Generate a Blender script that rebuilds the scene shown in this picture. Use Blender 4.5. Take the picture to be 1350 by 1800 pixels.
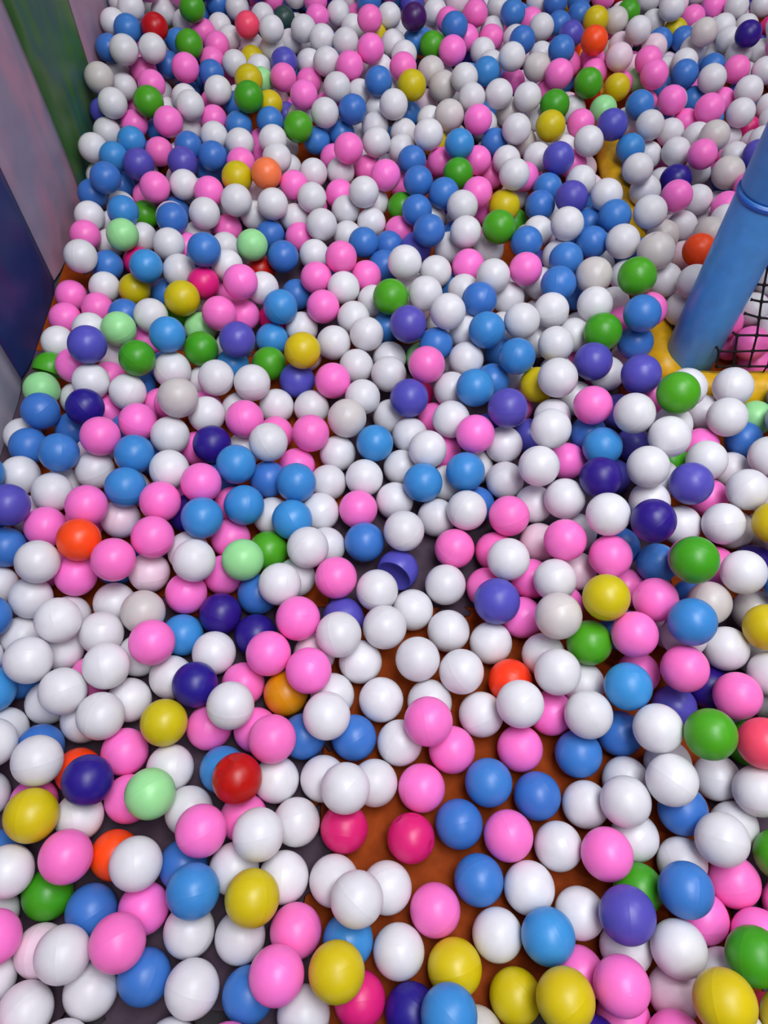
import bpy, bmesh, math, random
import numpy as np
from mathutils import Vector, Matrix
random.seed(5)
for o in list(bpy.data.objects): bpy.data.objects.remove(o, do_unlink=True)
sc = bpy.context.scene
COL = sc.collection

# ---------------------------------------------------------------- camera
PITCH = math.radians(58.3)          # below the horizon
CAM_H = 1.183
cam = bpy.data.cameras.new('camera')
cam.sensor_fit = 'HORIZONTAL'; cam.sensor_width = 36.0
cam.lens = 36.0 * 1313.0 / 1350.0
cam.clip_start = .02; cam.clip_end = 60
cam_o = bpy.data.objects.new('camera', cam); COL.objects.link(cam_o)
cam_o.location = (0, 0, CAM_H); cam_o.rotation_euler = (math.pi/2 - PITCH, 0, 0)
sc.camera = cam_o

# ---------------------------------------------------------------- light
world = bpy.data.worlds.new('hall'); sc.world = world; world.use_nodes = True
wn = world.node_tree.nodes; wbg = wn['Background']
wbg.inputs['Color'].default_value = (.80, .74, .94, 1); wbg.inputs['Strength'].default_value = .10
def area(name, loc, size, power, color, target=(0, .8, 0)):
    d = bpy.data.lights.new(name, 'AREA'); d.shape = 'RECTANGLE'; d.size, d.size_y = size
    d.energy = power; d.color = color
    o = bpy.data.objects.new(name, d); COL.objects.link(o); o.location = loc
    o.rotation_euler = (Vector(target) - Vector(loc)).to_track_quat('-Z', 'Y').to_euler()
    return o
area('ceiling_light', (.55, .35, 2.9), (1.5, 1.1), 72, (.93, .97, 1.0), (.3, .5, 0))
area('ceiling_light', (2.1, 2.0, 2.9), (1.6, 1.2), 30, (.93, .96, 1.0), (1.0, 1.9, 0))
area('ceiling_light', (-.2, 3.6, 2.9), (1.6, 1.2), 10, (.95, .95, 1.0), (-.2, 2.6, 0))
area('ceiling_light', (.7, -1.2, 2.9), (1.6, 1.2), 22, (.95, .97, 1.0), (.5, -.2, 0))
for q in ((.15, .9, 2.85), (1.15, 1.2, 2.85), (.5, -.35, 2.85)):      # small recessed spots between the panels
    area('ceiling_spot', q, (.07, .07), 5, (1, .98, .95), (q[0], q[1], 0))
sc.view_settings.view_transform = 'Standard'; sc.view_settings.look = 'None'
sc.view_settings.gamma = 1; sc.view_settings.use_curve_mapping = False
sc.view_settings.exposure = -0.13

# ---------------------------------------------------------------- helpers
def lin(c): return c/12.92 if c <= .04045 else ((c+.055)/1.055)**2.4
def rgb(r, g, b): return (lin(r/255), lin(g/255), lin(b/255), 1)
def mat(name, color, rough=.4, spec=.5, bump=None, vary=0.0, dirt=0.0, sss=0.0):
    m = bpy.data.materials.new(name); m.use_nodes = True
    nt = m.node_tree; n = nt.nodes; l = nt.links; b = n['Principled BSDF']
    b.inputs['Roughness'].default_value = rough
    b.inputs['Specular IOR Level'].default_value = spec
    tc = n.new('ShaderNodeTexCoord')
    src = None
    rg = n.new('ShaderNodeRGB'); rg.outputs[0].default_value = color; src = rg.outputs[0]
    if vary:
        at = n.new('ShaderNodeAttribute'); at.attribute_name = 'tint'
        oi = n.new('ShaderNodeObjectInfo')
        ad = n.new('ShaderNodeMath'); ad.operation = 'ADD'
        l.new(at.outputs['Fac'], ad.inputs[0]); l.new(oi.outputs['Random'], ad.inputs[1])
        fr = n.new('ShaderNodeMath'); fr.operation = 'FRACT'; l.new(ad.outputs[0], fr.inputs[0])
        mr = n.new('ShaderNodeMapRange'); l.new(fr.outputs[0], mr.inputs['Value'])
        mr.inputs['To Min'].default_value = 1 - vary; mr.inputs['To Max'].default_value = 1 + vary
        hs = n.new('ShaderNodeHueSaturation'); l.new(src, hs.inputs['Color']); l.new(mr.outputs[0], hs.inputs['Value'])
        mr2 = n.new('ShaderNodeMapRange'); l.new(fr.outputs[0], mr2.inputs['Value'])
        mr2.inputs['To Min'].default_value = .5 + vary*.09; mr2.inputs['To Max'].default_value = .5 - vary*.09
        l.new(mr2.outputs[0], hs.inputs['Hue']); src = hs.outputs[0]
    if dirt:
        no = n.new('ShaderNodeTexNoise'); no.inputs['Scale'].default_value = 45; no.inputs['Detail'].default_value = 5
        l.new(tc.outputs['Object'], no.inputs['Vector'])
        mr = n.new('ShaderNodeMapRange'); l.new(no.outputs['Fac'], mr.inputs['Value'])
        mr.inputs['From Min'].default_value = .35; mr.inputs['From Max'].default_value = .7
        mr.inputs['To Min'].default_value = 1; mr.inputs['To Max'].default_value = 1 - dirt
        hs = n.new('ShaderNodeHueSaturation'); l.new(src, hs.inputs['Color']); l.new(mr.outputs[0], hs.inputs['Value']); src = hs.outputs[0]
        mr3 = n.new('ShaderNodeMapRange'); l.new(no.outputs['Fac'], mr3.inputs['Value'])
        mr3.inputs['To Min'].default_value = rough - .08; mr3.inputs['To Max'].default_value = rough + .12
        l.new(mr3.outputs[0], b.inputs['Roughness'])
    l.new(src, b.inputs['Base Color'])
    if bump:
        no = n.new('ShaderNodeTexNoise'); no.inputs['Scale'].default_value = bump[0]; no.inputs['Detail'].default_value = 4
        l.new(tc.outputs['Object'], no.inputs['Vector'])
        bp = n.new('ShaderNodeBump'); bp.inputs['Strength'].default_value = bump[1]; bp.inputs['Distance'].default_value = bump[2]
        l.new(no.outputs['Fac'], bp.inputs['Height']); l.new(bp.outputs[0], b.inputs['Normal'])
    if sss:
        b.inputs['Subsurface Weight'].default_value = sss
        b.inputs['Subsurface Radius'].default_value = (1, .8, .8); b.inputs['Subsurface Scale'].default_value = .012
    return m
def link(name, me, parent=None, loc=None, **props):
    o = bpy.data.objects.new(name, me); COL.objects.link(o)
    if parent is not None: o.parent = parent
    if loc is not None: o.location = loc
    for k, v in props.items(): o[k] = v
    return o
def to_mesh(name, bm, m, smooth=True):
    me = bpy.data.meshes.new(name); bm.normal_update(); bm.to_mesh(me); bm.free()
    for q in (m if isinstance(m, (list, tuple)) else [m]): me.materials.append(q)
    if smooth: me.polygons.foreach_set('use_smooth', [True]*len(me.polygons))
    return me
def tube(bm, pts, r, seg=10, cap=True):
    """tube through pts; r is a radius or one radius per point"""
    pts = [Vector(p) for p in pts]; rr = r if isinstance(r, (list, tuple)) else [r]*len(pts)
    rings = []
    up = None
    for i, p in enumerate(pts):
        d = (pts[min(i+1, len(pts)-1)] - pts[max(i-1, 0)]).normalized()
        if up is None: up = d.orthogonal().normalized()
        up = (up - d*up.dot(d)).normalized(); sd = d.cross(up)
        rings.append([bm.verts.new(p + (up*math.cos(a)+sd*math.sin(a))*rr[i]) for a in [2*math.pi*k/seg for k in range(seg)]])
    for a, b in zip(rings[:-1], rings[1:]):
        for k in range(seg): bm.faces.new((a[k], a[(k+1) % seg], b[(k+1) % seg], b[k]))
    if cap:
        bm.faces.new(list(reversed(rings[0]))); bm.faces.new(rings[-1])
def bevel_box(x0, x1, y0, y1, z0, z1, bev, segs=3):
    bm = bmesh.new(); bmesh.ops.create_cube(bm, size=1)
    for v in bm.verts: v.co = Vector(((x0+x1)/2 + v.co.x*(x1-x0), (y0+y1)/2 + v.co.y*(y1-y0), (z0+z1)/2 + v.co.z*(z1-z0)))
    bmesh.ops.bevel(bm, geom=list(bm.edges), offset=bev, segments=segs, profile=.5, affect='EDGES')
    return bm

# ---------------------------------------------------------------- floor of interlocking foam mats
M_ORANGE = mat('orange_foam', rgb(146, 60, 10), .7, .12, (220, .25, .001), dirt=.25)
M_GREY = mat('grey_foam', rgb(78, 62, 76), .7, .12, (220, .25, .001), dirt=.2)
M_SUB = mat('concrete', rgb(70, 66, 70), .9, .2)
T = .60; TX0 = -.695; TY0 = -.062
bm = bmesh.new(); bmesh.ops.create_grid(bm, x_segments=1, y_segments=1, size=1)
for v in bm.verts: v.co = Vector((.45 + v.co.x*1.6, 1.6 + v.co.y*2.3, -.0125))
floor = link('floor', to_mesh('floor', bm, M_SUB, False), kind='structure')
def tooth_line(n=7, d=.018):
    """puzzle edge between 0 and 1 as (along, across) pairs, in metres of a tile edge"""
    pts = [(0, 0)]; w = T/n
    for k in range(n):
        s = d if k % 2 else -d
        a = k*w
        if k in (0, n-1): pts += [(a+w, 0)] if k == 0 else []; continue
        c = a + w/2
        pts += [(c-w*.22, 0), (c-w*.36, s*.55), (c-w*.30, s*.95), (c, s*1.1), (c+w*.30, s*.95), (c+w*.36, s*.55), (c+w*.22, 0)]
    pts.append((T, 0)); return pts
TL = tooth_line()
def foam_tile(ix, iy):
    x0, y0 = TX0+ix*T, TY0+iy*T
    lo = []
    lo += [(x0+a, y0+b) for a, b in TL]
    lo += [(x0+T-b, y0+a) for a, b in TL][1:]
    lo += [(x0+a, y0+T+b) for a, b in reversed(TL)][1:]
    lo += [(x0-b, y0+a) for a, b in reversed(TL)][1:-1]
    cx, cy = x0+T/2, y0+T/2
    g = .9975
    lo = [(cx+(x-cx)*g, cy+(y-cy)*g) for x, y in lo]
    if ix == -1: lo = [(max(x, -.748), y) for x, y in lo]
    bm = bmesh.new()
    top = [bm.verts.new((x, y, 0)) for x, y in lo]; bot = [bm.verts.new((x, y, -.012)) for x, y in lo]
    bm.faces.new(top); n = len(lo)
    for k in range(n): 
        try: bm.faces.new((top[k], bot[k], bot[(k+1) % n], top[(k+1) % n]))
        except ValueError: pass
    bmesh.ops.remove_doubles(bm, verts=bm.verts, dist=1e-5)
    me = to_mesh('foam_tile', bm, M_ORANGE if (ix+iy) % 2 else M_GREY, False)
    link('foam_tile', me, floor)
for ix in range(-1, 4):
    for iy in range(0, 6): foam_tile(ix, iy)

# ---------------------------------------------------------------- printed padded wall on the left
def mural(name, stops, scale=3.0):
    m = bpy.data.materials.new(name); m.use_nodes = True
    nt = m.node_tree; n = nt.nodes; l = nt.links; b = n['Principled BSDF']
    b.inputs['Roughness'].default_value = .42; b.inputs['Specular IOR Level'].default_value = .35
    ge = n.new('ShaderNodeTexCoord'); mp = n.new('ShaderNodeMapping'); mp.inputs['Scale'].default_value = (1, 1.6, .8)
    mp.inputs['Location'].default_value = (0, hash(name) % 7 if False else len(name)*.37, 0)
    l.new(ge.outputs['Object'], mp.inputs['Vector'])
    no = n.new('ShaderNodeTexNoise'); no.inputs['Scale'].default_value = scale; no.inputs['Detail'].default_value = 2.2; no.inputs['Distortion'].default_value = .9
    l.new(mp.outputs[0], no.inputs['Vector'])
    vo = n.new('ShaderNodeTexVoronoi'); vo.feature = 'SMOOTH_F1'; vo.inputs['Scale'].default_value = scale*2.3; vo.inputs['Smoothness'].default_value = .25
    l.new(mp.outputs[0], vo.inputs['Vector'])
    mx = n.new('ShaderNodeMath'); mx.operation = 'MULTIPLY_ADD'; l.new(vo.outputs['Distance'], mx.inputs[0]); mx.inputs[1].default_value = .35; l.new(no.outputs['Fac'], mx.inputs[2])
    cr = n.new('ShaderNodeValToRGB'); l.new(mx.outputs[0], cr.inputs[0])
    e = cr.color_ramp.elements
    e[0].position = stops[0][0]; e[0].color = stops[0][1]; e[1].position = stops[-1][0]; e[1].color = stops[-1][1]
    for p, c in stops[1:-1]:
        q = e.new(p); q.color = c
    l.new(cr.outputs[0], b.inputs['Base Color'])
    n2 = n.new('ShaderNodeTexNoise'); n2.inputs['Scale'].default_value = 7; l.new(ge.outputs['Object'], n2.inputs['Vector'])
    bp = n.new('ShaderNodeBump'); bp.inputs['Strength'].default_value = .35; bp.inputs['Distance'].default_value = .02
    l.new(n2.outputs['Fac'], bp.inputs['Height']); l.new(bp.outputs[0], b.inputs['Normal'])
    return m
MU_PINK = mural('mural_lavender', [(.42, rgb(132, 112, 140)), (.52, rgb(156, 130, 152)), (.62, rgb(170, 130, 152)), (.78, rgb(140, 130, 152))])
MU_GREEN = mural('mural_green', [(.40, rgb(34, 80, 34)), (.52, rgb(50, 92, 40)), (.60, rgb(72, 104, 62)), (.68, rgb(48, 92, 86)), (.80, rgb(60, 112, 28))])
MU_NAVY = mural('mural_navy', [(.40, rgb(34, 34, 92)), (.52, rgb(40, 48, 112)), (.62, rgb(58, 38, 98)), (.78, rgb(34, 50, 104))], 2.2)
MU_WHITE = mural('mural_white', [(.42, rgb(150, 146, 166)), (.60, rgb(172, 164, 182)), (.78, rgb(140, 140, 160))])
M_BACK = mat('wall_board', rgb(90, 80, 90), .8, .2)
bm = bevel_box(-.89, -.79, -.9, 3.9, -.0125, 2.6, .002, 1)
wall = link('wall_left', to_mesh('wall_left', bm, M_BACK, False), kind='structure')
def wall_panel(y0, y1, m, lean=(0, 0), proud=0):
    """padded panel, rounded edges, front face at x = -0.749"""
    bm = bmesh.new(); ny, nz = 10, 24; z1 = 2.5
    rows = []
    for j in range(nz+1):
        z = z1*j/nz; row = []
        for i in range(ny+1):
            f = i/ny; e = min(f, 1-f)*2
            bulge = .010*(1-(1-min(1, e*2.2))**2)
            a = y0 + (y1-y0)*f + (lean[0]*(1-f)+lean[1]*f)*z*z
            row.append(bm.verts.new((-.759 + bulge + proud, a + (.0008 if i == 0 else -.0008 if i == ny else 0), z)))
        rows.append(row)
    for j in range(nz):
        for i in range(ny): bm.faces.new((rows[j][i], rows[j][i+1], rows[j+1][i+1], rows[j+1][i]))
    for s, idx in ((1, 0), (-1, ny)):
        back = [bm.verts.new((-.79, rows[j][idx].co.y, rows[j][idx].co.z)) for j in range(nz+1)]
        for j in range(nz):
            q = (rows[j][idx], rows[j+1][idx], back[j+1], back[j]); bm.faces.new(q if s > 0 else q[::-1])
    return link('wall_panel', to_mesh('wall_panel', bm, m), wall)
SEAMS = [-.78, -.47, -.165, .142, .448, .754, 1.059, 1.357, 1.668, 1.985, 2.29, 2.60, 2.91, 3.22, 3.53, 3.84]
PM = [MU_GREEN, MU_WHITE, MU_NAVY, MU_PINK, MU_NAVY, MU_WHITE, MU_NAVY, MU_PINK, MU_GREEN, MU_PINK, MU_WHITE, MU_PINK, MU_NAVY, MU_GREEN, MU_WHITE]
LE = {1.668: -.10, 1.357: -.0, 1.059: 0, 1.985: .10}
for k in range(len(SEAMS)-1):
    wall_panel(SEAMS[k], SEAMS[k+1], PM[k], (LE.get(SEAMS[k], 0), LE.get(SEAMS[k+1], 0)))
# seam piping between panels, a dark cord pressed into each joint
M_PIPE = mat('seam_cord', rgb(40, 26, 40), .7, .2)
for s in SEAMS[1:-1]:
    bm = bmesh.new(); tube(bm, [(-.7615, s + LE.get(s, 0)*z*z, z) for z in np.linspace(0, 2.5, 16)], .0022, 6)
    link('seam_cord', to_mesh('seam_cord', bm, M_PIPE), wall)

# ---------------------------------------------------------------- yellow floor pads
M_YEL = mat('yellow_vinyl', rgb(226, 172, 20), .38, .45, (30, .25, .004), dirt=.22)
M_YSEAM = mat('yellow_seam', rgb(120, 84, 14), .6, .3)
def pad(name, axis, c, z, r, a0, a1, label):
    e = bpy.data.objects.new(name, None); COL.objects.link(e)
    P = (lambda s, q=z: (c, s, q)) if axis == 'y' else (lambda s, q=z: (s, c, q))
    e.location = Vector(P((a0+a1)/2, 0)); off = -Vector(e.location)
    def T_(p): return Vector(p) + off
    bm = bmesh.new(); nn = 60
    tube(bm, [T_(P(a0 + (a1-a0)*k/nn)) for k in range(nn+1)], [r*(.93 if k in (0, nn) else 1) * (1 + .012*math.sin(k*1.7)) for k in range(nn+1)], 32)
    link('foam_sleeve', to_mesh('foam_sleeve', bm, M_YEL), e)
    for k in range(1, 8):
        s = a0 + (a1-a0)*k/8; d = .006
        bm = bmesh.new(); tube(bm, [T_(P(s-d)), T_(P(s-d*.6)), T_(P(s+d*.6)), T_(P(s+d))], [r*1.0, r*1.025, r*1.025, r*1.0], 32, False)
        link('strap', to_mesh('strap', bm, M_YEL), e)
    bm = bmesh.new(); h = math.radians(62)
    def S(s):
        p = Vector(P(s)); 
        sx = -1
        return T_(p + (Vector((sx*r*math.cos(h), 0, r*math.sin(h))) if axis == 'y' else Vector((0, -r*math.cos(h)*-1, r*math.sin(h)))))
    if axis == 'y': bm.free(); bm = None
    if bm: tube(bm, [S(a0+.01+(a1-a0-.02)*k/20) for k in range(21)], .0014, 6)
    if bm: link('seam', to_mesh('seam', bm, M_YSEAM), e, label='dark stitched seam')
    e['label'] = label; e['category'] = 'padding'; e['group'] = 'yellow floor pads'
    return e
pad('floor_pad', 'y', .577, .034, .034, 1.028, 3.35, 'long yellow padded tube lying on the floor, running away behind the blue pole')
pad('floor_pad', 'x', .985, .042, .042, .605, 1.75, 'yellow padded tube under the black net, right of the blue pole')

# ---------------------------------------------------------------- blue padded pole
M_BLUE = mat('blue_vinyl', rgb(80, 160, 236), .33, .5, (14, .22, .01), dirt=.12)
M_BLUE2 = mat('blue_tape', rgb(36, 84, 170), .3, .5)
M_STEEL = mat('steel', rgb(150, 150, 155), .3, .7)
pole = bpy.data.objects.new('padded_pole', None); COL.objects.link(pole); pole.location = (.625, 1.075, 0)
pole['label'] = 'tall blue padded pole rising from the balls at the right'; pole['category'] = 'pole'
def ring_tube(name, zs, rs, m, seg=40, **kw):
    bm = bmesh.new(); tube(bm, [(0, 0, z) for z in zs], rs, seg)
    return link(name, to_mesh(name, bm, m), pole, **kw)
ring_tube('foam_sleeve', [.001, .006, .2, .41, .424, .430], [.046, .050, .050, .0505, .0505, .047], M_BLUE)
ring_tube('foam_sleeve', [.432, .437, .6, 1.0, 1.4, 1.9, 2.36, 2.37], [.047, .0495, .0495, .050, .0495, .050, .0495, .046], M_BLUE)
ring_tube('tape_band', [.418, .420, .426, .428], [.0506, .0522, .0522, .0506], M_BLUE2, label='darker blue joint band')
ring_tube('steel_core', [2.3701, 2.6], [.02, .02], M_STEEL, 16)

# ---------------------------------------------------------------- black climbing net behind the pole
M_NET = mat('black_cord', rgb(20, 10, 14), .75, .25, (400, .4, .0006))
net = bpy.data.objects.new('safety_net', None); COL.objects.link(net)
net['label'] = 'black knotted cord net with square holes behind the blue pole'; net['category'] = 'net'
CELL = .0315; NX0 = .705; NI0, NI1 = -1, 26; NJ0, NJ1 = -1, 34
net.location = (.705, 1.01, .09)
def npt(i, j):
    s = j*CELL; L = .30
    k = s if s < L else L + .35*(1-math.exp(-(s-L)/.35))
    x = NX0 + i*CELL*1.05 - .1*k + .0016*math.sin(i*2.1+j*1.3)
    y = 1.012 + math.sin(math.radians(25))*k + .0016*math.sin(i*1.3-j*2.2)
    z = .13 + math.cos(math.radians(25))*s + .0014*math.sin(i*3.1+j*.7)
    return Vector((x, y, z)) - Vector(net.location)
def cord(pts):
    q = []; r = []
    for a, b in zip(pts[:-1], pts[1:]):
        for f in (0, .16, .5, .84):
            q.append(a.lerp(b, f)); r.append(.0036 if f == 0 else .0021)
    q.append(pts[-1]); r.append(.0036)
    bm = bmesh.new(); tube(bm, q, r, 6)
    link('cord', to_mesh('cord', bm, M_NET), net)
def clear(i, j):
    p = npt(i, j) + Vector(net.location); return math.hypot(p.x-.625, p.y-1.075) > .058 and p.x > .625 and (p.y < 1.07 or p.x > .66)
def tie_point(p):
    """where a row of the net is tied to the pole's padding"""
    q = p + Vector(net.location); d = Vector((q.x-.625, q.y-1.075, 0)).normalized()*.0545
    return Vector((.625+d.x, 1.075+d.y, q.z)) - Vector(net.location)
for i in range(-2, NI1+1):
    pts = [npt(i, j) for j in range(NJ0, NJ1+1) if clear(i, j)]
    if len(pts) > 1: cord(pts)
for j in range(NJ0, NJ1+1):
    pts = [npt(i, j) for i in range(-2, NI1+1) if clear(i, j)]
    if j > NJ0: cord([tie_point(pts[0])] + pts)
    else: cord(pts)
# short tails that tie the lowest knots to the yellow pad
for i in range(NI0, NI1+1, 2):
    p = npt(i, NJ0); bm = bmesh.new()
    e = Vector((p.x, .004+.985+.012-net.location.y, .0835-net.location.z))
    tube(bm, [p, p.lerp(e, .5)+Vector((0, .002, 0)), e], .0017, 6)
    link('tie', to_mesh('tie', bm, M_NET), net)

# ---------------------------------------------------------------- balls
BALL = {
 'w': ('white', rgb(222, 219, 224)), 'c': ('cream', rgb(206, 198, 196)), 'q': ('pale_pink_and_bounce', rgb(234, 208, 222)),  # q: pale pink balls, plus low white balls with pink bounce light painted in
 'p': ('pink', rgb(254, 120, 202)), 'b': ('blue', rgb(60, 118, 196)), 's': ('light_blue', rgb(60, 138, 206)),
 'n': ('navy', rgb(42, 22, 130)), 'v': ('violet', rgb(84, 78, 178)), 'G': ('green', rgb(70, 158, 26)),
 'm': ('mint', rgb(156, 222, 152)), 'y': ('yellow', rgb(208, 186, 14)), 'o': ('orange', rgb(252, 74, 20)),
 'r': ('red', rgb(186, 4, 14)), 'R': ('coral', rgb(250, 76, 112)), 'k': ('magenta', rgb(222, 32, 120)),
 'h': ('amber', rgb(212, 140, 4)), 'P': ('purple', rgb(66, 20, 92)), 't': ('dark_green', rgb(44, 72, 68)),
 'O': ('peach', rgb(252, 122, 74)),
}
KEYS = list(BALL)
MATS = {k: mat(v[0]+'_plastic', v[1], .36, .42, (110, .16, .0012), vary=.05, dirt=.07, sss=(.35 if k in 'wcqpm' else .12)) for k, v in BALL.items()}
R0 = .035
def sphere_arrays(seg, rings, seam=True):
    """unit ball with a moulded seam around its equator and a small moulding nub at one pole"""
    th = list(np.linspace(0, math.pi, rings+1)[1:-1])
    if seam:
        e = math.pi/2
        th = [t for t in th if abs(t-e) > .05] + [e-.022, e-.008, e+.008, e+.022] + [.09, .075, .05]
        th = sorted(th)
    vs = [(0, 0, 1.0)]
    for t in th:
        r = 1.0
        if seam and abs(t-math.pi/2) < .01: r = 1.0022
        if seam and t in (.075,): r = 1.004
        if seam and t == .05: r = .997
        for k in range(seg):
            a = 2*math.pi*k/seg; vs.append((r*math.sin(t)*math.cos(a), r*math.sin(t)*math.sin(a), r*math.cos(t)))
    vs.append((0, 0, -1.0)); fs = []
    n = len(th)
    for k in range(seg): fs.append((0, 1+k, 1+(k+1) % seg))
    for j in range(n-1):
        for k in range(seg):
            a = 1+j*seg+k; b = 1+j*seg+(k+1) % seg; fs.append((a, a+seg, b+seg, b))
    last = len(vs)-1; o = 1+(n-1)*seg
    for k in range(seg): fs.append((o+(k+1) % seg, o+k, last))
    return np.array(vs), fs
V1, F1 = sphere_arrays(52, 26)
def ball_mesh(key, verts=None, faces=None, r=R0):
    me = bpy.data.meshes.new('ball_'+BALL[key][0]); me.from_pydata((np.array(V1 if verts is None else verts)*r).tolist(), [], F1 if faces is None else faces)
    me.materials.append(MATS[key]); me.polygons.foreach_set('use_smooth', [True]*len(me.polygons)); me.update()
    return me
SHARED = {k: ball_mesh(k) for k in BALL}
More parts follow.
